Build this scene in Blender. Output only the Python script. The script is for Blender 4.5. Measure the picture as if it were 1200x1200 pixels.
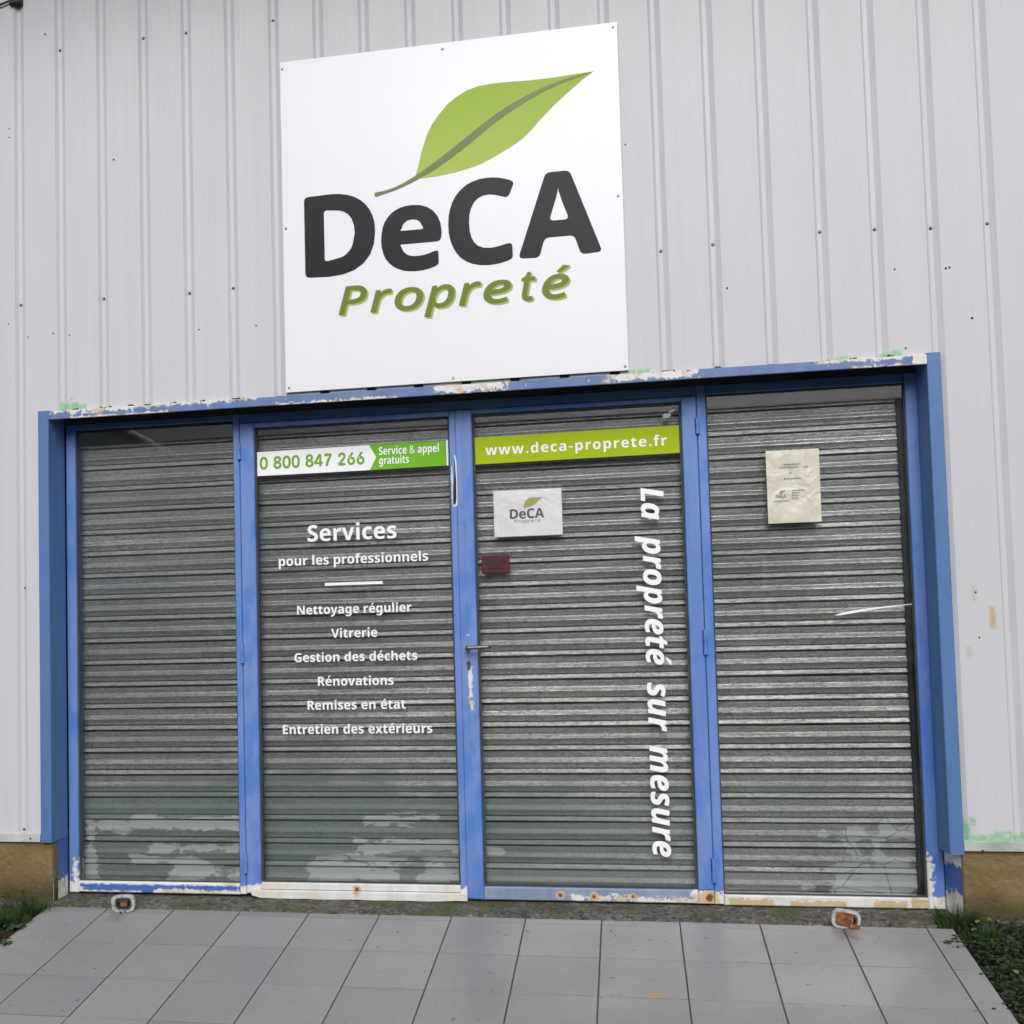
import bpy, bmesh, math, random, json
from mathutils import Vector, Matrix
random.seed(7)
scene = bpy.context.scene
for o in list(bpy.data.objects): bpy.data.objects.remove(o)
COL = scene.collection

# ------------------------------------------------------------------ camera
cam_data = bpy.data.cameras.new('camera')
cam = bpy.data.objects.new('camera', cam_data); COL.objects.link(cam)
RGT = Vector((0.98316277, 0.18119851, -0.02362357))
UPV = Vector((0.0323622, -0.0454226, 0.99844353))
FWD = Vector((-0.17984344, 0.98239701, 0.0505218))
CAM = Vector((2.34706, -4.49728, 1.02911))
cam.matrix_world = Matrix(((RGT.x, UPV.x, -FWD.x, CAM.x), (RGT.y, UPV.y, -FWD.y, CAM.y),
                           (RGT.z, UPV.z, -FWD.z, CAM.z), (0, 0, 0, 1)))
cam_data.sensor_width = 36.0
cam_data.lens = 1310.845 / 1200 * 36
cam_data.shift_x = 122.4 / 1200
cam_data.shift_y = 84.72 / 1200
cam_data.clip_start = 0.05
cam_data.clip_end = 3000
scene.camera = cam

# ------------------------------------------------------------------ light
SUN_EL, SUN_AZ = math.radians(38), math.radians(174)     # azimuth clockwise from +Y
world = bpy.data.worlds.new('World'); scene.world = world; world.use_nodes = True
wn = world.node_tree; bg = wn.nodes['Background']
sky = wn.nodes.new('ShaderNodeTexSky'); sky.sky_type = 'NISHITA'; sky.sun_disc = False
sky.sun_elevation = SUN_EL; sky.sun_rotation = SUN_AZ
sky.air_density = 1.0; sky.dust_density = 2.0; sky.ozone_density = 1.0
hs = wn.nodes.new('ShaderNodeHueSaturation'); hs.inputs['Saturation'].default_value = 0.50
wn.links.new(sky.outputs[0], hs.inputs['Color']); wn.links.new(hs.outputs[0], bg.inputs[0])
bg.inputs[1].default_value = 0.12
sun_data = bpy.data.lights.new('sun', 'SUN'); sun_data.energy = 1.5; sun_data.angle = math.radians(40)
sun_data.color = (1.0, 0.985, 0.985)
sun = bpy.data.objects.new('sun', sun_data); COL.objects.link(sun)
sd = Vector((math.sin(SUN_AZ) * math.cos(SUN_EL), math.cos(SUN_AZ) * math.cos(SUN_EL), math.sin(SUN_EL)))
sun.rotation_euler = sd.to_track_quat('Z', 'Y').to_euler(); sun.location = sd * 30
scene.view_settings.view_transform = 'Standard'; scene.view_settings.look = 'None'
scene.view_settings.exposure = 0.34; scene.view_settings.gamma = 1.0
scene.render.engine = 'CYCLES'
scene.cycles.use_denoising = True
scene.cycles.max_bounces = 8; scene.cycles.transparent_max_bounces = 16

# ------------------------------------------------------------------ node helper
class NT:
    def __init__(s, name):
        s.m = bpy.data.materials.new(name); s.m.use_nodes = True
        s.t = s.m.node_tree; s.b = s.t.nodes['Principled BSDF']; s.out = s.t.nodes['Material Output']
        g = s.t.nodes.new('ShaderNodeNewGeometry'); s.pos = g.outputs['Position']; s.isl = g.outputs['Random Per Island']
        x = s.t.nodes.new('ShaderNodeSeparateXYZ'); s.t.links.new(s.pos, x.inputs[0])
        s.X, s.Y, s.Z = x.outputs[0], x.outputs[1], x.outputs[2]
    def put(s, sock, v):
        if hasattr(v, 'is_output'): s.t.links.new(v, sock)
        elif isinstance(v, tuple): sock.default_value = v if len(v) == 4 or sock.type == 'VECTOR' else (*v, 1)
        else: sock.default_value = v
    def ma(s, op, a, b=None, c=None, clamp=False):
        n = s.t.nodes.new('ShaderNodeMath'); n.operation = op; n.use_clamp = clamp
        for i, v in enumerate((a, b, c)):
            if v is not None: s.put(n.inputs[i], v)
        return n.outputs[0]
    def noise(s, scale, sv=(1, 1, 1), detail=4, rough=0.55, off=0.0, dist=0.0):
        mp = s.t.nodes.new('ShaderNodeMapping'); s.t.links.new(s.pos, mp.inputs[0])
        mp.inputs['Scale'].default_value = sv; mp.inputs['Location'].default_value = (off, off * .7, off * 1.3)
        n = s.t.nodes.new('ShaderNodeTexNoise'); s.t.links.new(mp.outputs[0], n.inputs['Vector'])
        n.inputs['Scale'].default_value = scale; n.inputs['Detail'].default_value = detail
        n.inputs['Roughness'].default_value = rough; n.inputs['Distortion'].default_value = dist
        return n.outputs[0]
    def voro(s, scale, sv=(1, 1, 1), feature='F1', off=0.0):
        mp = s.t.nodes.new('ShaderNodeMapping'); s.t.links.new(s.pos, mp.inputs[0]); mp.inputs['Scale'].default_value = sv
        mp.inputs['Location'].default_value = (off, off, off)
        n = s.t.nodes.new('ShaderNodeTexVoronoi'); n.feature = feature; s.t.links.new(mp.outputs[0], n.inputs['Vector'])
        n.inputs['Scale'].default_value = scale
        return n
    def ramp(s, v, lo, hi):
        n = s.t.nodes.new('ShaderNodeMapRange'); s.put(n.inputs[0], v)
        n.inputs[1].default_value = lo; n.inputs[2].default_value = hi; n.inputs[3].default_value = 0; n.inputs[4].default_value = 1
        n.clamp = True
        return n.outputs[0]
    def mix(s, f, a, b):
        n = s.t.nodes.new('ShaderNodeMix'); n.data_type = 'RGBA'
        s.put(n.inputs[0], f); s.put(n.inputs[6], a); s.put(n.inputs[7], b)
        return n.outputs[2]
    def patch(s, x0, x1, z0, z1, amp=0.02, nz=None, soft=0.004, v='Z'):
        Z = s.Z if v == 'Z' else s.Y
        a = s.ma('MINIMUM', s.ma('SUBTRACT', s.X, x0), s.ma('SUBTRACT', x1, s.X))
        b = s.ma('MINIMUM', s.ma('SUBTRACT', Z, z0), s.ma('SUBTRACT', z1, Z))
        d = s.ma('MINIMUM', a, b)
        if nz is not None: d = s.ma('MULTIPLY_ADD', s.ma('SUBTRACT', nz, 0.5), 4.4 * amp, d)
        return s.ramp(d, -soft, soft)
    def mx(s, ms):
        r = ms[0]
        for m in ms[1:]: r = s.ma('MAXIMUM', r, m)
        return r
    def bump(s, h, strength=0.3, dist=0.01):
        n = s.t.nodes.new('ShaderNodeBump'); s.put(n.inputs['Height'], h)
        n.inputs['Strength'].default_value = strength; n.inputs['Distance'].default_value = dist
        s.t.links.new(n.outputs[0], s.b.inputs['Normal'])
    def fin(s, col, rough=0.5, metal=0.0, spec=0.5):
        s.put(s.b.inputs['Base Color'], col); s.put(s.b.inputs['Roughness'], rough); s.put(s.b.inputs['Metallic'], metal)
        s.b.inputs['Specular IOR Level'].default_value = spec
        return s.m

def simple(name, col, rough=0.5, metal=0.0, var=0.12, scale=30, spec=0.5):
    n = NT(name); f = n.noise(scale)
    dark = tuple(c * (1 - var) for c in col); lite = tuple(min(1, c * (1 + var)) for c in col)
    return n.fin(n.mix(n.ramp(f, .3, .7), dark, lite), rough, metal, spec)

# ------------------------------------------------------------------ materials
def make_cladding():
    n = NT('cladding_paint')
    streak = n.noise(1.0, (9, 9, .35), 5, .6); big = n.noise(0.9, (1, 1, 1), 3, .5, 4.0); fine = n.noise(60, (1, 1, .5), 3)
    c = n.mix(n.ramp(streak, .35, .75), (.592, .594, .612), (.556, .558, .575))
    c = n.mix(n.ma('MULTIPLY', n.ramp(big, .45, .75), .4), c, (.53, .535, .545))
    drip = n.noise(1.0, (40, 40, .9), 4, .65, 9.0)
    c = n.mix(n.ma('MULTIPLY', n.ramp(drip, .64, .82), .13), c, (.46, .455, .44))
    c = n.mix(n.ma('MULTIPLY', n.ramp(fine, .62, .72), .12), c, (.36, .35, .33))
    nz = n.noise(28, (1, 1, 1), 4, .6, 2.0)
    g = n.mx([n.patch(-.012, .115, 2.060, 2.106, .030, nz, .006), n.patch(3.19, 3.27, 2.050, 2.082, .015, nz),
              n.patch(3.38, 3.47, 2.050, 2.092, .015, nz), n.patch(2.41, 2.52, 2.05, 2.085, .012, nz),
              n.patch(1.02, 1.07, 2.05, 2.08, .01, nz), n.patch(1.75, 2.05, 2.05, 2.082, .012, nz),
              n.patch(3.60, 3.90, .10, .262, .022, nz, .008), n.patch(3.575, 3.635, .10, .315, .02, nz, .008),
              n.patch(3.674, 3.682, 1.135, 1.185, .006, nz, .012), n.patch(3.645, 3.653, .925, .955, .005, nz, .012)])
    c = n.mix(n.ma('MULTIPLY', g, n.ramp(n.noise(50, (1, 1, 1), 4, .6, 7.0), .30, .50)), c, (.27, .52, .30))
    c = n.mix(n.ma('MULTIPLY', n.patch(3.727, 3.748, 1.025, 1.105, .004, nz, .006), .75), c, (.52, .33, .13))
    n.bump(n.noise(2.6, (1, 1, .45), 2), .22, .02)
    return n.fin(c, n.ma('MULTIPLY_ADD', fine, .15, .42), 0, .35)

def make_blue(name, a, b, worn, chips=0.0, bottom=None, rust=(), extra=None, dirt=0.25, prim=((.72, .71, .69), (.60, .50, .33))):
    """oil paint on steel, faded in streaks, with chips down to the white primer"""
    n = NT(name)
    st = n.noise(1.0, (14, 14, 1.6), 5, .62, 1.0, .4); md = n.noise(7, (1, 1, .6), 4, .6, 3.0); fine = n.noise(120, (1, 1, 1), 3, .6)
    c = n.mix(n.ramp(st, .36, .66), a, b)
    c = n.mix(n.ma('MULTIPLY', n.ramp(md, .50, .60), .62), c, worn)
    c = n.mix(n.ma('MULTIPLY', n.ramp(fine, .66, .8), dirt), c, (.05, .06, .09))
    nz = n.noise(34, (1, 1, 1), 5, .65, 6.0, .6); nz2 = n.noise(90, (1, 1, 1), 4, .6, 8.0)
    ms = []
    if chips: ms.append(n.ramp(n.ma('ADD', nz, n.ma('MULTIPLY', nz2, .25)), .92 - chips, .935 - chips))
    if bottom: 
        z0, x_amp = bottom
        h = n.ma('MULTIPLY_ADD', n.ma('SUBTRACT', nz, .5), x_amp, n.ma('SUBTRACT', z0, n.Z))
        ms.append(n.ramp(h, -.002, .003))
    for (x0, x1, z0, z1, am) in (extra or []): ms.append(n.patch(x0, x1, z0, z1, am, nz, .003))
    if ms:
        m = n.mx(ms)
        c = n.mix(m, c, n.mix(n.ramp(n.noise(16, (1, 1, 1), 3, .6, 12.0), .5, .62), prim[0], prim[1]))
    for (x, z, r) in rust:
        d = n.ma('SQRT', n.ma('ADD', n.ma('POWER', n.ma('SUBTRACT', n.X, x), 2.0), n.ma('POWER', n.ma('SUBTRACT', n.Z, z), 2.0)))
        halo = n.ramp(n.ma('MULTIPLY_ADD', n.ma('SUBTRACT', nz, .5), .03, n.ma('SUBTRACT', r * 1.9, d)), 0, .006)
        c = n.mix(n.ma('MULTIPLY', halo, .85), c, (.58, .42, .24))
        k = n.ramp(n.ma('MULTIPLY_ADD', n.ma('SUBTRACT', nz, .5), .02, n.ma('SUBTRACT', r, d)), 0, .006)
        c = n.mix(k, c, (.22, .06, .02))
    n.bump(n.ma('ADD', n.ma('MULTIPLY', md, .6), n.ma('MULTIPLY', fine, .25)), .25, .004)
    return n.fin(c, n.ma('MULTIPLY_ADD', md, .25, .34), 0, .4)

def make_shutter():
    n = NT('galvanised_slats')
    st = n.noise(1.0, (2.0, 1, 150), 4, .75, 1.5); sp = n.noise(120, (.35, 1, 1.0), 4, .75, 3.0); big = n.noise(2.2, (1, 1, 1.4), 3, .55, 7.0)
    speck = n.noise(300, (.45, 1, 1), 2, .6); mot = n.noise(14, (.6, 1, 3.0), 5, .7, 5.0)
    c = n.mix(n.ramp(st, .34, .66), (.46, .46, .452), (.90, .90, .885))
    c = n.mix(n.ma('MULTIPLY', n.ramp(sp, .49, .60), .80), c, (.235, .238, .235))
    c = n.mix(n.ma('MULTIPLY', n.ramp(mot, .50, .68), .55), c, (.31, .315, .31))
    c = n.mix(n.ma('MULTIPLY', n.ramp(big, .48, .70), .45), c, (.36, .378, .37))
    c = n.mix(n.ma('MULTIPLY', n.ramp(speck, .57, .66), .75), c, (.96, .96, .94)); c = n.mix(n.ma('MULTIPLY', n.ramp(speck, .43, .34), .6), c, (.16, .165, .16))
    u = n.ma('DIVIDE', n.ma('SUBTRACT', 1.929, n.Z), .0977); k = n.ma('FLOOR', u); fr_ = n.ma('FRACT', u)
    wn_ = n.t.nodes.new('ShaderNodeTexWhiteNoise'); wn_.noise_dimensions = '1D'; n.put(wn_.inputs['W'], k)
    c = n.mix(n.ma('MULTIPLY', wn_.outputs[0], .35), c, (.36, .375, .365))
    # sky highlights painted along the rib and the hooked lip of every slat
    glint = n.mx([n.ma('MULTIPLY', n.ramp(fr_, .29, .37), n.ramp(fr_, .52, .47)), n.ma('MULTIPLY', n.ramp(fr_, .78, .83), n.ramp(fr_, .965, .93))])
    glint = n.ma('MULTIPLY', glint, n.ramp(n.ma('MULTIPLY_ADD', n.ma('SUBTRACT', st, .5), .5, n.noise(3.0, (1.6, 1, 9), 4, .7, 11.0)), .40, .60))
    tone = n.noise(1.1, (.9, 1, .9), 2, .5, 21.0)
    glint = n.ma('MULTIPLY', glint, n.ramp(tone, .36, .60))
    glint_fade = n.ramp(n.ma('MULTIPLY_ADD', n.ma('SUBTRACT', mot, .5), .5, n.Z), .05, 1.05)  # fades the painted highlights, and the gloss, towards the bottom slats
    glint = n.ma('MULTIPLY', glint, n.ma('MULTIPLY', n.ma('MULTIPLY_ADD', glint_fade, .75, .25), n.ma('MULTIPLY_ADD', wn_.outputs[0], -.75, 1.05)))
    glint = n.ma('MULTIPLY', glint, n.ma('MULTIPLY_ADD', n.ramp(sp, .42, .60), -.55, 1.0))
    c = n.mix(n.ma('MULTIPLY', glint, .92), c, (.985, .985, .97)); c = n.mix(n.ma('MULTIPLY', n.ramp(tone, .50, .34), .30), c, (.30, .308, .303))
    # dull green paint left at the bottom, flaking to pale primer in flat scraps
    low = n.ramp(n.ma('MULTIPLY_ADD', n.ma('SUBTRACT', big, .5), .5, n.ma('SUBTRACT', .42, n.Z)), -.02, .05)
    lowx = n.ramp(n.X, 2.9, 1.4)
    gp = n.ma('MULTIPLY', low, n.ma('MULTIPLY_ADD', lowx, .75, .22))
    c = n.mix(n.ma('MULTIPLY', gp, .85), c, n.mix(n.ramp(sp, .4, .6), (.20, .27, .25), (.33, .40, .375)))
    nz = n.noise(9, (.8, 1, 2.6), 6, .62, 4.4, .5); nz2 = n.noise(11, (1, 1, 1.5), 2, .4, 9.1)
    pale = n.mx([n.patch(.06, .80, .222, .272, .035, nz, .003), n.patch(.30, .71, .128, .166, .03, nz, .003),
                 n.patch(.22, .80, .083, .100, .03, nz, .003), n.patch(.40, .58, .015, .085, .05, nz, .003), n.patch(.60, .80, .005, .040, .04, nz, .003),
                 n.patch(1.28, 1.60, .250, .285, .03, nz, .003), n.patch(1.24, 1.75, .135, .180, .035, nz, .003), n.patch(1.06, 1.75, .103, .118, .025, nz, .003),
                 n.patch(1.03, 1.42, .012, .085, .04, nz, .003), n.patch(1.52, 1.75, .004, .085, .05, nz, .003),
                 n.patch(1.76, 1.87, .125, .165, .02, nz, .003), n.patch(1.77, 1.82, .055, .095, .02, nz, .003),
                 n.patch(.0, .05, .02, .26, .03, nz, .003)])
    crack = n.ramp(n.voro(6.5, (1, 1, 1.5), 'DISTANCE_TO_EDGE').outputs['Distance'], .015, .03)
    pr = n.ma('MULTIPLY', n.mx([n.patch(3.22, 3.55, .185, .262, .07, nz2, .003), n.patch(3.15, 3.55, -.05, .150, .10, nz2, .003)]), crack)
    c = n.mix(n.mx([pale, pr]), c, (.70, .735, .72))
    painted = n.mx([n.ma('MULTIPLY', gp, .9), pale, pr])
    n.bump(n.ma('ADD', n.ma('MULTIPLY', st, .5), n.ma('MULTIPLY', sp, .4)), .55, .004)
    metal = n.ma('MULTIPLY', n.ma('SUBTRACT', 1.0, painted), n.ma('MULTIPLY_ADD', glint, .30, .50))
    return n.fin(c, n.ma('ADD', n.ma('MULTIPLY_ADD', sp, .42, .17), n.ma('MULTIPLY_ADD', glint_fade, -.16, .16)), metal, .5)

def make_glass():
    n = NT('window_glass'); t = n.t
    t.nodes.remove(n.b)
    tr = t.nodes.new('ShaderNodeBsdfTransparent'); tr.inputs[0].default_value = (.955, .962, .957, 1)
    gl = t.nodes.new('ShaderNodeBsdfGlossy'); gl.inputs['Roughness'].default_value = .02
    fr = t.nodes.new('ShaderNodeFresnel'); fr.inputs[0].default_value = 1.5
    f2 = n.ma('MULTIPLY', fr.outputs[0], 1.8, clamp=True)
    mix = t.nodes.new('ShaderNodeMixShader'); t.links.new(f2, mix.inputs[0]); t.links.new(tr.outputs[0], mix.inputs[1]); t.links.new(gl.outputs[0], mix.inputs[2])
    # thin film of dust that catches light
    df = t.nodes.new('ShaderNodeBsdfDiffuse'); df.inputs[0].default_value = (.5, .52, .52, 1)
    d = n.ma('MULTIPLY', n.ramp(n.noise(3.5, (1, 1, .6), 5, .65, 2.0), .35, .8), .035)
    m2 = t.nodes.new('ShaderNodeMixShader'); t.links.new(d, m2.inputs[0]); t.links.new(mix.outputs[0], m2.inputs[1]); t.links.new(df.outputs[0], m2.inputs[2])
    t.links.new(m2.outputs[0], n.out.inputs[0])
    return n.m

def make_tile():
    n = NT('grey_floor_tile')
    r = n.isl; big = n.noise(1.6, (1, 1, 1), 4, .6, 2.0); fine = n.noise(55, (1, 1, 1), 4, .6); mid = n.noise(9, (1, 1, 1), 4, .6, 5.0)
    c = n.mix(r, (.232, .234, .230), (.284, .283, .277))
    sc = n.noise(1.0, (30, 4, 1), 4, .6, 8.0, 1.0)
    c = n.mix(n.ma('MULTIPLY', n.ramp(n.X, .8, 3.4), .55), c, (.272, .255, .252))  # pinkish colour shading of the camera, painted in towards the right
    c = n.mix(n.ma('MULTIPLY', n.ramp(big, .42, .68), .5), c, (.19, .196, .190))
    c = n.mix(n.ma('MULTIPLY', n.ramp(mid, .5, .75), .25), c, (.27, .27, .265))
    c = n.mix(n.ma('MULTIPLY', n.ramp(fine, .55, .75), .3), c, (.14, .14, .135)); c = n.mix(n.ma('MULTIPLY', n.ramp(sc, .6, .72), .22), c, (.29, .29, .285)); c = n.mix(n.ramp(n.noise(38, (1, 1, 1), 2, .5, 14.0), .735, .75), c, (.06, .058, .05))
    nz = n.noise(22, (1, 1, 1), 4, .6, 3.0)
    c = n.mix(n.ma('MULTIPLY', n.patch(2.425, 2.485, -.70, -.655, .02, nz, .006, 'Y'), .7), c, (.36, .24, .11))
    c = n.mix(n.ma('MULTIPLY', n.patch(3.118, 3.165, -.205, -.06, .02, nz, .02, 'Y'), .7), c, (.16, .085, .05))
    c = n.mix(n.ma('MULTIPLY', n.patch(.27, .335, -.19, -.06, .02, nz, .02, 'Y'), .45), c, (.12, .115, .10))
    dirt = n.ma('MULTIPLY', n.ramp(n.ma('MULTIPLY_ADD', n.ma('SUBTRACT', nz, .5), .05, n.Y), -.115, -.065), .45)
    c = n.mix(dirt, c, (.13, .13, .115))
    n.bump(n.ma('ADD', fine, n.ma('MULTIPLY', mid, .6)), .15, .002)
    return n.fin(c, n.ma('MULTIPLY_ADD', big, .35, .26), 0, .5)

def make_concrete():
    n = NT('mossy_concrete')
    a = n.noise(14, (1, 1, 1), 6, .7); b = n.noise(46, (1, 1, 1), 5, .7, 3.0); m = n.noise(4.5, (1, 1, 1), 4, .6, 6.0)
    c = n.mix(n.ramp(a, .32, .66), (.055, .052, .042), (.15, .142, .12))
    c = n.mix(n.ramp(b, .56, .66), c, (.27, .26, .24))
    c = n.mix(n.ma('MULTIPLY', n.ramp(b, .46, .38), .85), c, (.025, .023, .02))
    c = n.mix(n.ma('MULTIPLY', n.ramp(m, .5, .64), .75), c, (.07, .08, .03))
    n.bump(n.ma('ADD', a, n.ma('MULTIPLY', b, .7)), .9, .01)
    return n.fin(c, .9, 0, .2)

def make_tan():
    n = NT('tan_render')
    a = n.noise(3, (1, 1, 2.5), 5, .65); b = n.noise(40, (1, 1, 1), 4, .6); d = n.noise(7, (1, 1, .5), 4, .6, 4.0)
    c = n.mix(n.ramp(a, .35, .65), (.17, .115, .052), (.24, .165, .080))
    c = n.mix(n.ma('MULTIPLY', n.ramp(b, .55, .75), .35), c, (.13, .10, .06))
    c = n.mix(n.ma('MULTIPLY', n.ramp(d, .52, .7), .5), c, (.19, .16, .11))
    low = n.ramp(n.ma('MULTIPLY_ADD', n.ma('SUBTRACT', d, .5), .10, n.Z), .055, -.02)
    c = n.mix(n.ma('MULTIPLY', low, .85), c, (.045, .045, .018))
    crk = n.ramp(n.voro(2.3, (1, 1, 1.6), 'DISTANCE_TO_EDGE', 2.0).outputs['Distance'], .010, .003); c = n.mix(n.ma('MULTIPLY', crk, n.ma('MULTIPLY', n.ramp(d, .48, .6), .6)), c, (.06, .045, .02))
    n.bump(n.ma('ADD', n.ma('MULTIPLY', b, 1.5), a), .7, .008)
    return n.fin(c, .85, 0, .25)

def make_soil():
    n = NT('dark_soil')
    a = n.noise(18, (1, 1, 1), 6, .7); b = n.noise(3, (1, 1, 1), 4, .6, 2.0)
    c = n.mix(n.ramp(a, .35, .65), (.022, .018, .012), (.06, .05, .035))
    far = n.ramp(n.Y, -3.0, -5.0)
    c = n.mix(far, n.mix(n.ramp(b, .5, .6), c, (.03, .04, .015)), (.07, .07, .068))
    n.bump(a, .8, .02)
    return n.fin(c, .95, 0, .1)

def make_leafmat(name, a, b, yellow=0.0):
    n = NT(name); c = n.mix(n.isl, a, b)
    if yellow: c = n.mix(n.ramp(n.isl, 1 - yellow, 1 - yellow * .98), c, (.22, .19, .02))
    m = n.fin(c, .5, 0, .35); return m

M = {}
M['clad'] = make_cladding()
M['portal'] = make_blue('portal_blue', (.078, .168, .385), (.102, .195, .40), (.085, .185, .41), .0, None)
M['header'] = make_blue('header_blue', (.10, .17, .36), (.14, .21, .40), (.17, .22, .38), .125, None,
    extra=[(.05, .34, 2.052, 2.08, .02), (-.04, .9, 2.060, 2.08, .016), (.05, .5, 2.02, 2.038, .010), (1.0, 1.5, 2.02, 2.037, .014), (1.66, 1.95, 2.035, 2.09, .03),
           (2.35, 2.7, 2.040, 2.07, .022), (3.15, 3.55, 2.058, 2.09, .02), (3.28, 3.55, 2.02, 2.038, .014), (3.49, 3.56, 2.02, 2.09, .02)])
M['jamb_low'] = make_blue('low_jamb_blue', (.050, .125, .40), (.070, .155, .44), (.06, .13, .38), .0, (.035, .16), extra=[(3.552, 3.60, .135, .19, .02)])
M['post'] = make_blue('post_blue', (.115, .220, .535), (.175, .268, .565), (.050, .175, .545), .03, (.004, .10), extra=[(-.02, .004, -.05, .10, .03), (3.49, 3.515, -.05, .16, .03)])
M['leaf_l'] = make_blue('left_leaf_blue', (.12, .225, .535), (.185, .275, .57), (.055, .18, .53), .03, (.008, .06), extra=[(.79, 1.722, -.06, .000, .012), (1.697, 1.704, 1.62, 1.72, .006), (1.700, 1.722, 1.585, 1.625, .012)])
M['sill_l'] = make_blue('left_leaf_sill', (.60, .60, .59), (.72, .72, .71), (.62, .56, .42), .0, None, rust=[(1.254, -.006, .012)], dirt=.4)
M['leaf_r'] = make_blue('right_leaf_blue', (.115, .22, .53), (.18, .27, .56), (.05, .185, .54), .03, None,
    extra=[(1.750, 1.764, .79, .912, .007), (1.754, 1.767, .735, .776, .007), (1.748, 1.756, 1.045, 1.05, .004)])
M['rail_r'] = make_blue('right_leaf_rail', (.20, .26, .40), (.25, .31, .45), (.30, .35, .46), .12, None,
    rust=[(1.728, -.012, .008), (2.101, -.014, .011), (2.234, -.018, .012), (2.389, -.016, .010), (2.687, -.014, .018)],
    extra=[(2.40, 2.70, -.05, -.02, .02), (2.15, 2.40, -.032, -.012, .02), (2.62, 2.72, -.05, .02, .03)])
M['sill_blue'] = make_blue('left_window_sill', (.055, .13, .42), (.075, .16, .46), (.06, .14, .40), .0, None,
    extra=[(-.10, .018, -.06, .02, .02), (.0, .78, .0, .03, .006), (.35, .78, -.05, -.018, .012), (.0, .3, -.05, -.028, .008)])
M['sill_white'] = make_blue('right_window_sill', (.66, .65, .63), (.74, .72, .70), (.64, .60, .52), .0, None, dirt=.3, rust=[], extra=[(2.76, 2.93, -.05, -.016, .012), (2.99, 3.20, -.05, -.020, .012), (3.30, 3.42, -.05, -.014, .012), (3.44, 3.52, -.05, 0, .02)], prim=((.56, .44, .26), (.50, .37, .20)))
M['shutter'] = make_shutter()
M['glass'] = make_glass()
M['tile'] = make_tile()
M['grout'] = simple('dark_grout', (.075, .073, .07), .9, 0, .4, 60)
M['concrete'] = make_concrete()
M['tan'] = make_tan()
M['soil'] = make_soil()
M['flash'] = simple('flashing_metal', (.50, .50, .49), .4, 0, .12, 20)
def fl():
    n = NT('green_flashing'); a = n.noise(9, (1, 1, 2), 5, .6); b = n.noise(14, (1, 1, 1), 3, .6, 4.0)
    c = n.mix(n.ramp(a, .38, .6), (.30, .36, .30), (.46, .48, .45)); c = n.mix(n.ma('MULTIPLY', n.ramp(b, .58, .68), .7), c, (.46, .33, .18))
    return n.fin(c, .45)
M['flash_g'] = fl()
def board():
    n = NT('sign_white'); f = n.noise(1.0, (25, 1, .8), 4, .6, 3.0); n.bump(n.noise(2.5, (1, 1, 1), 2, .5, 1.0), .10, .02)
    return n.fin(n.mix(n.ma('MULTIPLY', n.ramp(f, .5, .8), .25), (.80, .80, .83), (.74, .74, .765)), .22, 0, .4)
M['board'] = board()
M['ink'] = simple('sign_charcoal', (.016, .016, .019), .30, 0, .05, 3, .15)
def leafprint():
    n = NT('leaf_print'); c = n.mix(n.ramp(n.Z, 3.32, 2.95), (.275, .415, .016), (.38, .50, .075))
    return n.fin(c, .3, 0, .2)
M['leafprint'] = leafprint()
M['midrib'] = simple('midrib_print', (.165, .200, .070), .3, 0, .03, 3, .2)
M['olive'] = simple('olive_print', (.150, .205, .022), .3, 0, .05, 3, .2)
M['olive_lite'] = simple('olive_light_print', (.36, .46, .11), .3, 0, .05, 3, .2)
M['screw'] = simple('screw_steel', (.16, .16, .16), .45, .6, .2, 200)
M['screw_w'] = simple('sign_screw_grey', (.34, .34, .36), .4, .3, .2, 200)
M['hole'] = simple('dark_hole', (.02, .02, .02), .9, 0, .2, 50)
M['vinyl'] = simple('white_vinyl', (.90, .90, .91), .45, 0, .02, 20)
M['green'] = simple('green_vinyl', (.165, .46, .018), .45, 0, .03, 10, .2)
M['lime'] = simple('lime_vinyl', (.385, .48, .006), .45, 0, .03, 10, .15)
M['green_ink'] = simple('green_digits', (.17, .38, .03), .45, 0, .04, 20, .2)
def paper(name, col, crumple):
    n = NT(name); f = n.noise(30, (1, 1, 1), 3); n.bump(n.noise(6.5, (1.2, 1, 1), 3, .5, 3.0, .6), crumple, .03)
    return n.fin(n.mix(f, tuple(c * .93 for c in col), col), .38, 0, .5)
M['paper'] = paper('white_paper', (.82, .81, .79), .45)
M['notice'] = paper('cream_paper', (.68, .65, .51), .75)
M['inkgrey'] = simple('faded_ink', (.30, .30, .28), .6, 0, .2, 200)
M['inkdark'] = simple('dark_ink', (.025, .025, .03), .6, 0, .1, 200)
M['inkgold'] = simple('gold_leaf_ink', (.36, .33, .04), .6, 0, .1, 100)
def sleeve():
    n = NT('plastic_sleeve'); t = n.t; tr = t.nodes.new('ShaderNodeBsdfTransparent'); tr.inputs[0].default_value = (.93, .93, .93, 1)
    n.bump(n.noise(14, (1, 1, 1), 3), .5, .01); n.fin((.85, .85, .86), .25)
    m = t.nodes.new('ShaderNodeMixShader'); m.inputs[0].default_value = .10
    t.links.new(tr.outputs[0], m.inputs[1]); t.links.new(n.b.outputs[0], m.inputs[2]); t.links.new(m.outputs[0], n.out.inputs[0])
    return n.m
M['sleeve'] = sleeve()
M['red'] = simple('dark_red_plastic', (.095, .010, .014), .35, 0, .2, 60)
M['red_dark'] = simple('red_black_plastic', (.055, .012, .018), .35, 0, .3, 60)
M['lilac'] = simple('lilac_print', (.55, .48, .62), .5, 0, .3, 120)
M['yellowish'] = simple('pale_yellow_print', (.62, .62, .36), .5, 0, .15, 90)
M['steel'] = simple('dull_steel', (.13, .13, .13), .42, .7, .15, 80)
M['iron_dark'] = simple('black_iron', (.025, .026, .028), .5, .3, .2, 60)
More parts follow.
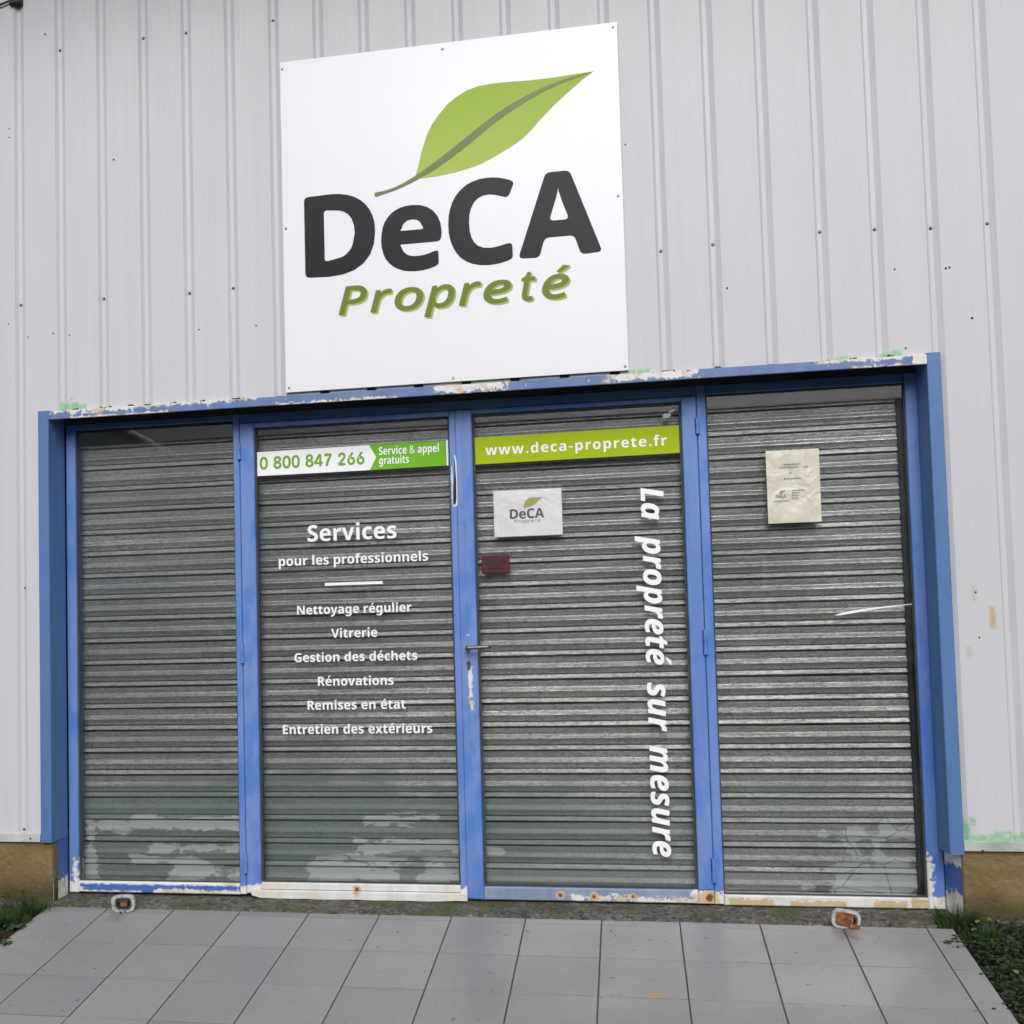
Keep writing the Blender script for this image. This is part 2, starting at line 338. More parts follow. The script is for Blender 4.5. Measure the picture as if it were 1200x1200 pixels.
def rusty():
    n = NT('rusty_steel'); a = n.noise(60, (1, 1, 1), 5, .7)
    return n.fin(n.mix(n.ramp(a, .4, .6), (.13, .035, .014), (.30, .12, .04)), .85)
M['rust'] = rusty()
def whiteplate():
    n = NT('weathered_white_plate'); a = n.noise(45, (1, 1, 1), 5, .7); b = n.noise(20, (1, 1, 1), 3, .6, 3.0)
    c = n.mix(n.ramp(a, .38, .6), (.24, .235, .22), (.50, .49, .47)); c = n.mix(n.ma('MULTIPLY', n.ramp(b, .55, .65), .8), c, (.26, .14, .06))
    return n.fin(c, .6)
M['plate'] = whiteplate()
M['box'] = simple('shutter_box_paint', (.030, .037, .040), .85, 0, .1, 8, .1)
M['guide'] = simple('guide_rail_metal', (.06, .07, .072), .7, .1, .2, 20, .2)
M['inner'] = simple('dark_interior', (.05, .05, .05), .9, 0, .2, 5)
M['wall_in'] = simple('rear_wall', (.55, .55, .54), .6, 0, .1, 3)
M['roof'] = simple('roof_sheet', (.30, .31, .33), .5, .2, .1, 3)
M['grass'] = make_leafmat('grass_blades', (.020, .045, .010), (.055, .095, .022))
M['cover'] = make_leafmat('ground_cover_leaves', (.010, .025, .008), (.030, .054, .015), .003)
M['weed'] = make_leafmat('weed_leaves', (.018, .045, .015), (.04, .075, .025))
M['yleaf'] = make_leafmat('yellow_leaf', (.15, .14, .02), (.19, .17, .03))
M['bleaf'] = make_leafmat('brown_leaf', (.09, .045, .025), (.13, .065, .03))
M['putty'] = simple('pale_filler', (.62, .60, .55), .7, 0, .2, 60)

# ------------------------------------------------------------------ object helpers
def thing(name, loc, label, cat, group=None):
    o = bpy.data.objects.new(name, None); COL.objects.link(o); o.location = loc; o.empty_display_size = .1
    o['label'] = label; o['category'] = cat
    if group: o['group'] = group
    return o
def origin(o):
    v = Vector((0, 0, 0))
    while o: v += o.location; o = o.parent
    return v
def add(name, verts, faces, mat, parent=None, smooth=False, loc=None):
    """link a mesh given in world coordinates; its own origin is the middle of its box, at the base"""
    vs = [Vector(v) for v in verts]
    if loc is None:
        xs = [v.x for v in vs]; ys = [v.y for v in vs]; zs = [v.z for v in vs]
        loc = Vector(((min(xs) + max(xs)) / 2, (min(ys) + max(ys)) / 2, min(zs)))
    me = bpy.data.meshes.new(name); me.from_pydata([v - loc for v in vs], [], faces); me.update()
    if smooth:
        for p in me.polygons: p.use_smooth = True
    me.materials.append(mat)
    o = bpy.data.objects.new(name, me); COL.objects.link(o)
    if parent: o.parent = parent
    o.location = loc - origin(parent) if parent else loc
    return o
class MB:
    def __init__(s): s.v, s.f = [], []
    def box(s, x0, x1, y0, y1, z0, z1):
        b = len(s.v); s.v += [(x, y, z) for z in (z0, z1) for y in (y0, y1) for x in (x0, x1)]
        s.f += [tuple(b + i for i in q) for q in ((0, 2, 3, 1), (4, 5, 7, 6), (0, 1, 5, 4), (2, 6, 7, 3), (0, 4, 6, 2), (1, 3, 7, 5))]; return s
    def cbox(s, x0, x1, y0, y1, z0, z1, c=.003):
        """box whose front (-y) edges are chamfered"""
        b = len(s.v)
        s.v += [(x0, y1, z0), (x1, y1, z0), (x1, y1, z1), (x0, y1, z1), (x0, y0 + c, z0), (x1, y0 + c, z0), (x1, y0 + c, z1), (x0, y0 + c, z1),
                (x0 + c, y0, z0 + c), (x1 - c, y0, z0 + c), (x1 - c, y0, z1 - c), (x0 + c, y0, z1 - c)]
        q = [(0, 3, 2, 1), (8, 9, 10, 11)]
        for i in range(4):
            j = (i + 1) % 4; q += [(i, j, 4 + j, 4 + i), (4 + i, 4 + j, 8 + j, 8 + i)]
        s.f += [tuple(b + i for i in k) for k in q]; return s
    def quad(s, *p): b = len(s.v); s.v += list(p); s.f.append(tuple(range(b, b + len(p)))); return s
    def tube(s, pts, r, n=8, cap=True):
        pts = [Vector(p) for p in pts]; rr = r if isinstance(r, (list, tuple)) else [r] * len(pts); b = len(s.v); prev = None
        for i, p in enumerate(pts):
            d = (pts[min(i + 1, len(pts) - 1)] - pts[max(i - 1, 0)]).normalized()
            u = prev if prev else (Vector((0, 0, 1)) if abs(d.z) < .9 else Vector((1, 0, 0)))
            a = d.cross(u).normalized(); u2 = a.cross(d).normalized(); prev = u2
            for k in range(n):
                t = 2 * math.pi * k / n; s.v.append(tuple(p + (a * math.cos(t) + u2 * math.sin(t)) * rr[i]))
        for i in range(len(pts) - 1):
            for k in range(n):
                k2 = (k + 1) % n; s.f.append((b + i * n + k, b + i * n + k2, b + (i + 1) * n + k2, b + (i + 1) * n + k))
        if cap: s.f.append(tuple(b + k for k in range(n))[::-1]); s.f.append(tuple(b + (len(pts) - 1) * n + k for k in range(n)))
        return s
    def build(s, name, mat, parent=None, smooth=False, loc=None): return add(name, s.v, s.f, mat, parent, smooth, loc)

def fill_poly(polys, depth=.0004):
    """filled 2-D outlines (holes included) to mesh data (verts, faces), via a curve"""
    cu = bpy.data.curves.new('outline', 'CURVE'); cu.dimensions = '2D'; cu.fill_mode = 'BOTH'; cu.extrude = depth
    for p in polys:
        sp = cu.splines.new('POLY'); sp.points.add(len(p) - 1); sp.use_cyclic_u = True
        for i, (x, y) in enumerate(p): sp.points[i].co = (x, y, 0, 1)
    o = bpy.data.objects.new('outline', cu); COL.objects.link(o)
    bpy.context.view_layer.update()
    me = bpy.data.meshes.new_from_object(o.evaluated_get(bpy.context.evaluated_depsgraph_get()))
    vs = [tuple(v.co) for v in me.vertices]; fs = [tuple(p.vertices) for p in me.polygons]
    bpy.data.objects.remove(o); bpy.data.curves.remove(cu); bpy.data.meshes.remove(me)
    return vs, fs
def add_flat(name, polys, y, mat, parent=None, depth=.0004, offset=0.0):
    """outlines given as (x, z) on the wall, laid at depth y"""
    vs, fs = fill_poly(polys, depth)
    return add(name, [(v[0], y - v[2], v[1]) for v in vs], fs, mat, parent)
def area(p): return sum(p[i - 1][0] * p[i][1] - p[i][0] * p[i - 1][1] for i in range(len(p))) / 2
GL = json.loads(r'''{"B":{"&":[492,[187,-7,144,-3,107,9,77,28,54,54,40,86,36,125,39,157,48,185,63,208,84,228,109,248,139,266,99,318,89,337,83,359,81,382,84,413,95,439,114,459,139,475,169,484,204,487,237,484,266,475,289,460,306,439,317,414,320,383,317,357,308,333,293,312,273,293,250,275,224,258,354,133,370,155,382,181,401,240,461,240,453,212,444,185,434,160,422,136,408,115,392,95,490,0,410,0,352,56,330,39,307,24,281,11,254,1,222,-5],[188,293,212,308,231,322,245,336,258,358,262,383,258,405,246,423,227,435,202,439,177,435,156,424,143,406,138,383,142,360,151,338,167,317],[189,46,216,47,241,52,263,60,282,70,299,81,314,93,175,229,152,215,133,200,118,185,106,169,100,150,97,127,100,104,108,84,122,68,141,56,163,48]],"A":[463,[0,0,169,482,293,482,463,0,354,0,319,114,144,114,109,0],[170,199,295,199,259,311,251,340,240,375,232,407,223,374,212,336,204,311]],"B":[451,[60,0,60,480,210,480,268,477,317,468,355,453,382,430,398,399,404,358,401,332,395,309,384,289,370,272,352,261,330,255,330,251,353,245,373,234,391,220,404,199,411,183,414,162,416,139,410,99,395,65,369,37,333,16,291,4,240,0],[162,289,221,289,247,291,268,296,282,304,295,321,300,345,294,368,279,384,263,391,242,395,216,396,162,396],[162,84,228,84,256,86,277,92,292,102,306,122,310,149,306,173,292,192,276,202,254,207,225,209,162,209]],"C":[428,[255,-7,208,-3,168,7,133,24,103,47,80,76,62,110,49,149,41,192,39,239,42,286,51,328,65,367,85,402,111,431,141,455,177,472,218,483,264,486,288,485,312,482,335,477,359,470,382,462,404,453,371,370,317,392,290,399,264,402,228,397,198,382,175,358,157,325,147,285,144,238,147,191,156,152,172,120,195,97,226,83,264,78,293,80,323,85,386,103,386,18,365,10,344,4,324,-1,302,-4,279,-6]],"D":[497,[60,0,60,480,211,480,259,477,302,468,342,453,376,432,404,406,427,374,444,336,455,293,458,244,450,170,427,109,389,61,337,27,273,7,196,0],[162,84,206,84,287,101,336,154,353,242,349,290,337,329,318,359,291,380,257,392,216,396,162,396]],"E":[376,[60,0,60,480,336,480,336,396,162,396,162,291,324,291,324,208,162,208,162,84,336,84,336,0]],"F":[369,[60,0,60,480,335,480,335,396,161,396,161,273,323,273,323,189,161,189,161,0]],"G":[486,[262,-7,196,0,141,21,97,56,65,105,45,166,39,240,42,288,52,332,68,371,91,405,119,433,153,456,193,473,238,483,289,486,315,485,340,483,365,478,389,472,411,465,432,457,398,375,348,394,319,400,289,402,261,399,235,393,212,381,192,366,175,347,162,325,152,299,146,270,144,238,145,208,149,181,156,155,167,133,180,114,197,98,217,87,241,80,269,78,305,80,333,85,333,185,242,185,242,269,433,269,433,21,354,1,326,-3,295,-6]],"L":[379,[60,0,60,480,162,480,162,84,357,84,357,0]],"N":[546,[60,0,60,480,189,480,397,120,399,120,396,187,394,253,394,480,486,480,486,0,357,0,148,363,145,363,149,294,151,226,151,0]],"P":[422,[60,0,60,480,214,480,270,475,315,462,349,440,373,410,387,373,392,330,390,303,384,276,374,252,360,229,340,209,316,193,286,180,249,173,206,171,162,171,162,0],[162,254,195,254,222,256,245,261,264,271,278,285,286,303,289,326,280,365,253,388,208,396,162,396]],"R":[443,[60,0,60,480,200,480,260,476,308,464,345,444,371,416,386,380,392,336,388,305,379,278,365,256,346,237,325,221,302,209,443,0,330,0,216,184,162,184,162,0],[162,267,195,267,225,268,249,274,267,283,283,304,289,333,283,362,266,382,247,390,223,395,193,396,162,396]],"S":[370,[167,-7,118,-4,73,6,31,22,31,117,102,90,126,83,150,79,175,77,207,81,228,92,240,108,244,128,237,153,217,172,198,183,176,195,150,207,114,225,77,253,61,272,48,293,39,319,36,350,41,390,56,423,80,450,113,470,152,482,199,486,223,485,247,482,270,478,341,453,308,373,249,394,223,400,195,402,170,398,151,388,140,373,136,353,141,330,158,313,176,302,199,290,226,277,250,265,271,253,289,241,312,220,329,196,337,178,342,157,343,133,338,93,323,59,297,31,262,10,219,-2]],"V":[437,[163,0,0,480,103,480,193,194,200,167,211,125,218,89,225,125,236,167,243,194,334,480,437,480,273,0]],"a":[406,[142,-7,111,-4,84,6,60,22,43,44,32,73,28,109,33,145,46,174,69,196,101,212,142,222,192,226,256,228,256,244,252,269,241,287,223,297,199,300,172,298,146,292,95,273,62,341,83,351,105,359,128,365,152,370,177,373,203,374,248,371,286,360,316,342,338,317,351,285,355,244,355,0,285,0,266,50,263,50,247,32,231,17,214,7,194,-1,170,-5],[179,66,209,71,234,86,250,109,256,140,256,170,217,169,188,166,166,160,150,151,136,132,131,109,134,89,144,76,160,69]],"b":[425,[254,-7,229,-5,208,0,190,8,169,23,152,40,146,40,129,0,52,0,52,510,152,510,152,392,151,351,148,319,152,319,170,340,192,358,210,366,232,372,257,373,295,368,328,352,357,325,378,288,391,241,395,184,391,126,378,79,356,42,327,15,293,-1],[226,75,253,82,275,103,285,125,291,152,293,185,291,218,285,245,274,266,253,287,224,293,191,287,170,269,161,250,155,226,152,195,152,185,154,152,159,125,168,103,182,87,201,78]],"c":[345,[201,-7,151,-2,109,13,75,39,50,75,35,122,30,181,33,223,40,260,53,291,70,317,91,337,117,353,145,364,176,371,210,373,234,373,256,370,276,366,324,349,295,271,251,287,210,293,167,281,141,244,132,182,135,148,141,121,153,101,168,86,187,77,210,75,240,77,266,83,290,93,313,106,313,21,290,8,265,0,247,-4,226,-6]],"d":[425,[169,-7,130,-1,97,15,69,41,47,78,35,125,30,183,35,240,48,288,69,325,98,352,132,368,171,373,196,372,218,367,236,358,259,341,277,320,280,320,275,351,273,393,273,510,373,510,373,0,296,0,277,48,273,48,255,27,233,9,215,0,193,-5],[203,73,228,76,248,84,262,98,271,117,277,141,279,171,279,182,278,215,272,242,263,264,249,280,229,289,202,292,173,285,150,264,140,242,134,214,132,181,134,148,140,121,150,100,173,80]],"e":[397,[218,-7,183,-4,151,2,121,14,95,30,73,50,54,76,41,106,33,141,30,181,33,221,40,257,52,288,69,314,89,335,113,352,140,364,170,371,203,373,251,369,291,354,324,330,348,297,363,256,368,207,368,158,132,158,135,132,143,110,157,92,175,79,197,71,223,68,246,69,267,71,287,75,307,80,327,88,347,97,347,19,329,11,310,5,290,0,269,-4,245,-6],[134,225,274,225,269,256,257,280,235,297,204,302,178,298,156,283,145,269,138,249]],"f":[260,[69,0,69,291,13,291,13,340,69,367,69,394,70,423,76,447,84,466,103,488,129,503,150,509,173,513,198,514,252,509,290,498,265,425,240,431,209,435,191,431,178,422,171,407,169,390,169,367,255,367,255,291,169,291,169,0]],"g":[425,[189,-161,117,-156,95,-153,74,-147,52,-140,52,-60,98,-75,146,-85,195,-88,238,-79,264,-51,273,-5,273,3,274,26,275,48,273,48,259,30,244,16,228,6,209,-1,190,-5,169,-7,128,-1,94,16,67,43,46,81,34,127,30,183,34,238,47,285,68,323,96,351,131,368,171,373,213,367,249,350,277,320,280,320,288,367,373,367,373,-1,368,-49,352,-89,326,-120,291,-143,245,-157],[204,72,227,74,246,82,261,94,271,112,277,137,279,170,279,182,277,218,271,246,261,267,247,281,227,289,203,292,164,280,140,243,132,181,140,121,164,84]],"h":[441,[52,0,52,510,152,510,152,406,151,355,148,320,153,320,166,337,181,350,198,361,217,368,238,372,259,373,296,370,328,359,355,342,375,316,387,282,391,239,391,0,291,0,291,214,284,258,265,285,232,293,205,290,184,280,170,262,160,238,154,209,152,173,152,0]],"i":[205,[103,412,82,415,64,423,52,438,48,461,52,485,64,500,82,508,103,510,123,508,141,500,153,485,157,461,153,438,141,423,123,415],[52,0,52,367,152,367,152,0]],"l":[205,[52,0,52,510,152,510,152,0]],"m":[660,[52,0,52,367,129,367,142,320,148,320,160,337,176,350,194,361,213,368,234,372,255,373,280,372,303,368,323,360,348,344,366,320,375,320,387,337,403,350,421,361,442,368,462,372,483,373,521,370,553,359,577,342,595,316,606,282,609,239,609,0,509,0,509,214,503,258,485,285,454,293,430,290,411,281,398,265,388,244,383,217,381,184,381,0,281,0,281,214,275,258,256,285,226,293,201,290,182,280,168,262,159,238,154,209,152,173,152,0]],"n":[441,[52,0,52,367,129,367,142,320,148,320,161,337,177,350,196,361,217,368,238,372,261,373,297,370,329,359,355,342,375,316,387,282,391,239,391,0,291,0,291,214,289,238,285,258,277,274,258,289,232,293,204,290,184,280,169,262,160,238,154,209,152,173,152,0]],"o":[416,[207,-7,174,-4,144,3,116,15,91,32,70,54,53,80,40,111,33,145,30,184,36,240,51,287,78,324,114,352,157,368,209,373,242,371,272,364,300,351,325,334,346,313,363,287,375,257,383,223,385,184,380,128,364,81,337,43,302,15,258,-1],[208,74,232,77,251,86,266,102,276,123,281,151,283,184,281,217,276,244,266,266,251,281,232,290,208,293,184,290,164,281,150,266,140,244,134,217,132,184,134,151,140,123,150,102,164,86,184,77]],"p":[425,[52,-161,52,367,134,367,148,319,152,319,170,340,192,357,210,366,232,372,257,373,295,368,328,352,357,325,378,288,391,241,395,184,390,127,377,79,355,42,326,15,293,-1,254,-7,229,-5,208,0,191,8,169,23,152,40,147,40,152,-13,152,-161],[226,75,255,82,276,103,286,125,291,152,293,185,285,245,262,281,224,293,191,287,170,269,161,250,155,226,152,195,152,185,154,152,159,125,168,103,182,87,201,78]],"r":[305,[52,0,52,367,128,367,143,305,148,305,160,323,175,339,192,353,212,364,234,371,257,373,275,373,291,371,283,277,270,279,254,280,229,278,205,271,184,259,167,242,156,218,152,187,152,0]],"s":[334,[152,-7,86,-2,58,5,31,15,31,97,95,75,117,70,137,67,155,66,180,69,197,75,206,85,210,98,204,115,183,132,130,156,74,185,55,201,41,220,33,243,30,271,35,303,48,328,70,348,99,362,134,371,175,373,198,373,219,370,240,367,261,361,283,354,304,345,274,273,223,292,199,298,174,300,141,293,130,275,135,260,157,244,206,223,261,196,281,181,296,162,305,139,308,109,304,75,291,46,269,23,238,7,199,-3]],"t":[291,[178,-7,147,-4,119,4,96,19,78,41,70,61,65,86,63,115,63,291,15,291,15,334,71,367,99,445,163,445,163,367,266,367,266,291,163,291,163,115,166,97,175,84,189,76,207,73,239,77,270,85,270,10,230,-2]],"u":[441,[181,-7,144,-3,112,7,86,25,66,51,54,85,50,128,50,367,150,367,150,152,152,129,157,109,165,93,183,78,210,73,237,77,258,87,272,104,281,128,287,158,289,194,289,367,389,367,389,0,312,0,299,47,293,47,280,30,264,16,245,6,225,-1,203,-5]],"v":[382,[140,0,0,367,105,367,175,158,185,119,189,83,192,83,195,107,200,132,207,158,277,367,382,367,242,0]],"w":[575,[111,0,7,367,106,367,148,204,157,164,164,119,169,84,171,84,174,109,179,142,184,172,188,191,233,367,343,367,386,191,393,161,399,118,402,84,405,84,410,117,417,163,426,204,470,367,568,367,463,0,354,0,326,128,318,162,307,211,296,258,288,290,285,290,278,258,267,211,256,162,248,127,218,0]],"x":[388,[3,0,128,187,9,367,123,367,194,250,266,367,379,367,260,187,385,0,271,0,194,126,117,0]],"y":[382,[74,-161,45,-160,23,-156,23,-77,41,-79,62,-81,91,-76,112,-61,129,-40,140,-15,146,3,0,367,109,367,179,161,187,130,191,97,193,97,198,130,207,161,275,367,382,367,227,-47,211,-82,191,-110,166,-133,138,-148,107,-158]],"z":[328,[18,0,18,59,188,290,28,290,28,367,302,367,302,302,136,77,308,77,308,0]]},"J":{"L":[348,[17,0,119,480,219,480,135,84,303,84,285,0]],"P":[410,[17,0,119,480,253,480,289,478,320,472,346,462,368,449,385,433,397,413,406,391,411,366,413,340,410,304,401,272,385,245,365,222,340,203,311,189,278,179,243,173,204,171,153,171,118,0],[171,254,212,254,240,256,264,264,285,276,300,293,309,313,312,337,305,370,284,390,248,396,201,396]],"a":[399,[133,-7,107,-3,83,6,61,24,44,49,36,70,31,96,30,126,31,156,35,186,42,215,51,243,62,270,76,294,92,317,109,336,129,352,151,364,174,371,199,373,231,370,256,359,276,342,290,320,293,320,312,367,388,367,310,0,236,0,240,48,238,48,217,26,193,8,175,0,155,-5],[172,73,191,77,210,89,226,108,239,131,250,157,257,185,262,240,259,261,250,278,235,290,216,293,199,290,182,279,168,262,155,241,144,216,136,189,131,160,130,131,134,99,148,80]],"e":[374,[175,-7,134,-3,99,9,70,29,47,56,34,92,30,135,31,165,35,195,43,224,53,251,66,277,82,300,100,321,122,339,146,354,173,365,202,371,234,373,272,370,303,361,327,345,344,325,354,301,357,273,352,237,334,206,305,181,264,161,212,150,146,146,130,146,129,139,129,132,133,106,146,85,167,72,194,68,222,70,246,75,302,96,302,21,283,13,263,6,244,0,223,-4,200,-6],[140,212,155,212,190,214,217,220,237,230,256,249,263,271,254,294,228,302,210,299,192,291,175,277,160,259,148,237]],"m":[608,[12,0,90,367,165,367,158,299,161,299,176,319,193,337,211,353,230,364,252,371,277,373,300,371,319,365,335,354,347,339,357,320,363,299,365,299,380,319,397,337,415,353,435,364,458,371,482,373,510,370,533,361,551,345,563,324,571,298,574,268,566,209,522,0,424,0,469,214,474,253,466,283,442,293,421,289,402,275,385,253,370,224,362,202,355,178,349,152,317,0,218,0,263,214,269,253,261,283,236,293,215,289,196,274,185,260,174,243,165,223,157,201,149,177,143,152,111,0]],"o":[393,[170,-7,144,-5,119,1,97,10,77,23,61,40,47,59,37,81,32,107,30,134,31,166,35,197,42,226,51,254,63,279,78,303,95,323,116,340,139,355,164,365,193,371,224,373,264,369,298,356,326,335,347,306,359,271,363,228,362,198,358,168,352,140,343,113,331,87,317,64,299,44,279,27,256,12,230,2,202,-5],[178,74,203,79,225,96,236,112,246,131,254,153,259,177,263,202,264,228,261,254,254,274,239,288,217,293,196,289,178,278,163,260,150,238,141,213,134,187,129,134,134,101,151,81]],"p":[400,[-22,-161,90,367,165,367,160,311,163,311,175,326,189,340,206,354,224,365,244,371,267,373,293,370,317,360,338,343,355,318,363,296,368,270,370,240,369,210,365,181,358,151,349,123,337,97,324,72,308,50,290,31,270,15,249,3,225,-4,200,-7,170,-3,148,9,131,26,117,47,114,47,109,-2,100,-50,77,-161],[183,73,201,77,217,88,232,104,245,126,255,150,263,178,268,207,270,236,265,268,251,287,227,293,205,289,186,276,171,256,158,232,143,179,138,131,141,107,150,89,165,77]],"r":[283,[12,0,90,367,165,367,158,299,162,299,177,320,194,339,212,354,232,365,253,371,276,373,293,372,308,370,286,275,272,278,253,280,229,277,207,267,187,251,169,228,156,199,146,164,111,0]],"s":[318,[118,-7,56,-2,31,5,7,15,7,96,33,84,58,74,85,68,112,66,134,69,154,76,167,89,172,106,169,119,161,130,117,160,96,173,78,187,64,200,50,225,46,257,50,292,62,321,83,344,111,360,145,370,185,373,206,373,227,370,246,366,266,361,285,353,304,343,272,272,231,291,209,298,187,300,172,298,158,292,149,282,146,269,148,257,156,246,172,235,195,222,216,210,235,196,251,182,262,165,270,144,272,121,267,82,253,50,230,26,199,8,161,-3]],"t":[275,[134,-7,108,-5,84,1,65,12,51,27,42,49,39,78,43,115,81,291,31,291,40,340,105,367,148,445,212,445,195,367,288,367,272,291,179,291,142,115,140,97,142,86,148,79,157,75,169,73,194,76,222,85,222,11,184,-2]],"u":[406,[130,-7,101,-4,78,6,59,22,47,43,39,69,36,99,38,130,44,169,86,367,185,367,140,152,134,113,143,83,170,73,191,78,211,92,222,107,232,124,242,144,250,166,257,190,263,215,296,367,394,367,316,0,241,0,248,68,244,68,230,47,214,29,196,14,176,3,154,-4]]},"T":{"P":[381,[28,0,129,480,237,480,284,476,321,464,348,445,366,420,377,389,381,355,375,305,357,263,327,230,286,206,233,192,170,187,127,187,87,0],[138,238,179,238,219,241,253,250,282,266,303,288,315,317,320,353,317,377,310,396,297,410,280,420,257,426,229,428,178,428]],"e":[335,[163,-7,124,-3,92,10,66,30,47,57,36,90,32,129,34,157,38,186,45,214,54,241,66,267,81,290,97,312,116,330,137,346,160,357,185,364,212,367,243,364,269,357,289,345,303,328,312,307,315,283,313,260,305,239,293,219,276,201,253,186,225,173,191,163,151,158,105,156,93,156,92,143,92,131,94,106,101,84,112,66,128,53,148,45,173,42,198,44,222,50,271,70,271,19,221,1,194,-5],[102,203,107,203,133,204,158,207,181,211,212,220,236,234,252,253,257,278,254,294,245,307,230,315,209,318,188,314,167,304,147,288,128,265,114,237]],"o":[378,[167,-5,128,-1,95,11,68,32,48,60,36,93,32,133,34,161,37,188,44,216,52,242,64,267,78,290,94,311,113,329,134,344,158,356,184,362,212,365,251,361,284,348,311,327,331,300,343,266,347,226,345,198,341,171,335,144,326,117,315,92,301,69,285,48,266,30,245,15,221,4,195,-3],[170,44,191,46,210,54,228,66,245,83,259,105,270,131,279,161,284,195,286,232,284,252,279,272,270,289,256,303,237,313,213,316,189,313,168,304,149,290,132,272,118,249,107,223,99,194,94,164,92,131,94,105,101,84,112,66,128,54,147,46]],"p":[389,[-15,-161,95,360,144,360,136,293,138,293,155,312,172,329,191,344,212,356,234,364,259,366,286,363,309,352,329,335,344,311,353,281,356,243,355,211,351,180,344,149,335,120,323,93,309,69,293,47,274,29,254,13,231,2,207,-4,181,-7,158,-5,139,1,122,12,103,32,89,55,85,55,82,25,77,-6,44,-161],[176,42,202,47,225,59,246,79,263,105,273,126,281,147,287,171,292,195,295,220,296,244,289,285,270,309,238,317,216,313,193,301,178,288,164,273,150,256,138,236,128,215,119,191,113,167,109,141,107,115,112,86,124,62,146,47]],"r":[267,[19,0,95,360,144,360,136,293,140,293,169,329,186,344,204,356,225,364,249,367,269,366,288,362,275,309,241,313,220,310,200,303,181,291,165,275,150,256,138,234,127,211,119,188,113,165,78,0]],"t":[223,[124,-7,101,-5,81,1,63,11,49,25,41,46,38,72,40,94,44,120,85,315,30,315,35,342,95,367,137,442,172,442,154,360,244,360,235,315,145,315,103,119,99,99,97,79,99,64,106,52,117,44,133,42,156,44,181,50,181,5,156,-3]]},"N":{"0":[453,[227,-7,191,-3,158,7,130,24,105,48,85,77,69,113,57,155,50,202,48,254,50,306,57,353,69,395,85,431,106,461,130,484,159,502,191,512,227,516,262,512,295,502,323,484,348,461,368,431,384,395,396,353,403,306,405,254,403,202,396,155,384,113,368,77,348,48,323,24,295,7,263,-3],[227,50,250,52,271,60,290,74,306,92,320,116,330,144,338,176,342,213,344,254,342,295,338,332,330,365,320,393,306,416,290,435,271,449,250,457,227,460,203,457,182,449,163,435,147,416,134,393,123,365,115,332,111,295,109,254,111,213,115,176,123,144,134,116,147,92,163,74,182,60,203,52]],"2":[453,[64,0,64,47,234,229,282,282,299,305,311,327,318,348,320,371,317,397,308,419,293,436,273,449,250,457,224,460,196,457,172,447,153,433,139,413,130,390,127,362,66,362,68,391,75,418,86,442,102,464,121,482,143,496,168,507,196,513,225,516,254,513,281,507,306,497,328,482,346,465,361,445,372,423,379,398,381,372,378,345,371,318,363,299,351,280,336,259,267,180,153,60,153,57,389,57,389,0]],"4":[453,[40,105,40,158,247,509,311,509,109,166,109,163,413,163,413,105],[282,0,282,121,282,146,282,318,343,318,343,0]],"6":[453,[226,-7,196,-4,168,3,142,15,119,31,100,51,84,74,73,101,66,130,64,162,65,187,71,212,80,239,93,268,112,302,137,340,252,509,322,509,151,261,145,261,154,275,165,288,179,299,196,307,214,312,235,314,265,312,291,305,316,295,337,280,355,262,370,240,380,215,387,187,389,157,387,127,379,98,368,73,352,50,333,30,310,14,284,3,257,-4],[226,48,254,52,279,63,299,79,314,101,324,128,327,157,324,187,314,213,299,235,279,251,254,262,226,265,198,262,174,252,153,235,138,214,128,188,125,158,128,128,138,102,153,79,174,63,198,52]],"7":[453,[97,0,323,448,323,452,62,452,62,509,391,509,391,449,165,0]],"8":[453,[226,-7,193,-5,163,1,136,11,111,25,91,42,74,62,62,84,54,109,52,135,53,156,58,176,65,195,81,220,101,241,125,256,153,265,153,267,129,276,109,289,93,308,80,330,73,354,70,380,73,405,79,429,90,450,106,469,124,485,146,498,170,508,197,514,226,516,255,514,282,508,306,498,328,485,346,469,361,450,373,429,379,405,382,380,379,354,372,330,359,308,343,289,323,276,300,267,300,265,327,256,351,241,372,220,387,195,395,176,399,156,401,135,398,109,391,84,378,62,362,42,341,25,317,11,289,1,259,-5],[226,49,258,52,285,60,307,74,323,91,333,113,337,139,333,165,322,189,305,208,283,223,256,232,226,235,196,232,169,223,147,208,130,189,119,165,115,139,119,113,129,91,145,74,167,60,185,54,205,50],[226,290,252,292,274,300,293,313,307,330,316,351,319,376,316,399,308,420,294,437,275,449,252,457,226,460,200,457,177,449,159,437,145,420,136,399,133,376,136,351,145,330,159,313,178,300,201,292]]}}''')
GL['N']['7'] = [453, [60, 509, 395, 509, 395, 450, 300, 285, 225, 100, 205, 0, 125, 0, 150, 115, 220, 285, 318, 437, 60, 437]]
GL['N']['4'] = [453, [262, 0, 262, 108, 28, 108, 28, 172, 238, 509, 330, 509, 330, 172, 405, 172, 405, 108, 330, 108, 330, 0], [262, 172, 262, 412, 110, 172]]
def glyph(font, ch):
    d = GL[font]; acute = ch == 'é'
    g = d['e' if acute else ch]
    polys = [[(s[i] / 1000, s[i + 1] / 1000) for i in range(0, len(s), 2)] for s in g[1:]]
    if acute:
        ac = {'B': [(.160, .412), (.210, .412), (.318, .522), (.215, .522)], 'J': [(.205, .412), (.252, .412), (.385, .522), (.285, .522)]}.get(font, [(.195, .412), (.228, .412), (.335, .505), (.268, .505)])
        big = max(polys, key=lambda p: abs(area(p)))
        polys.append(ac if area(ac) * area(big) > 0 else ac[::-1])
    return g[0] / 1000, polys
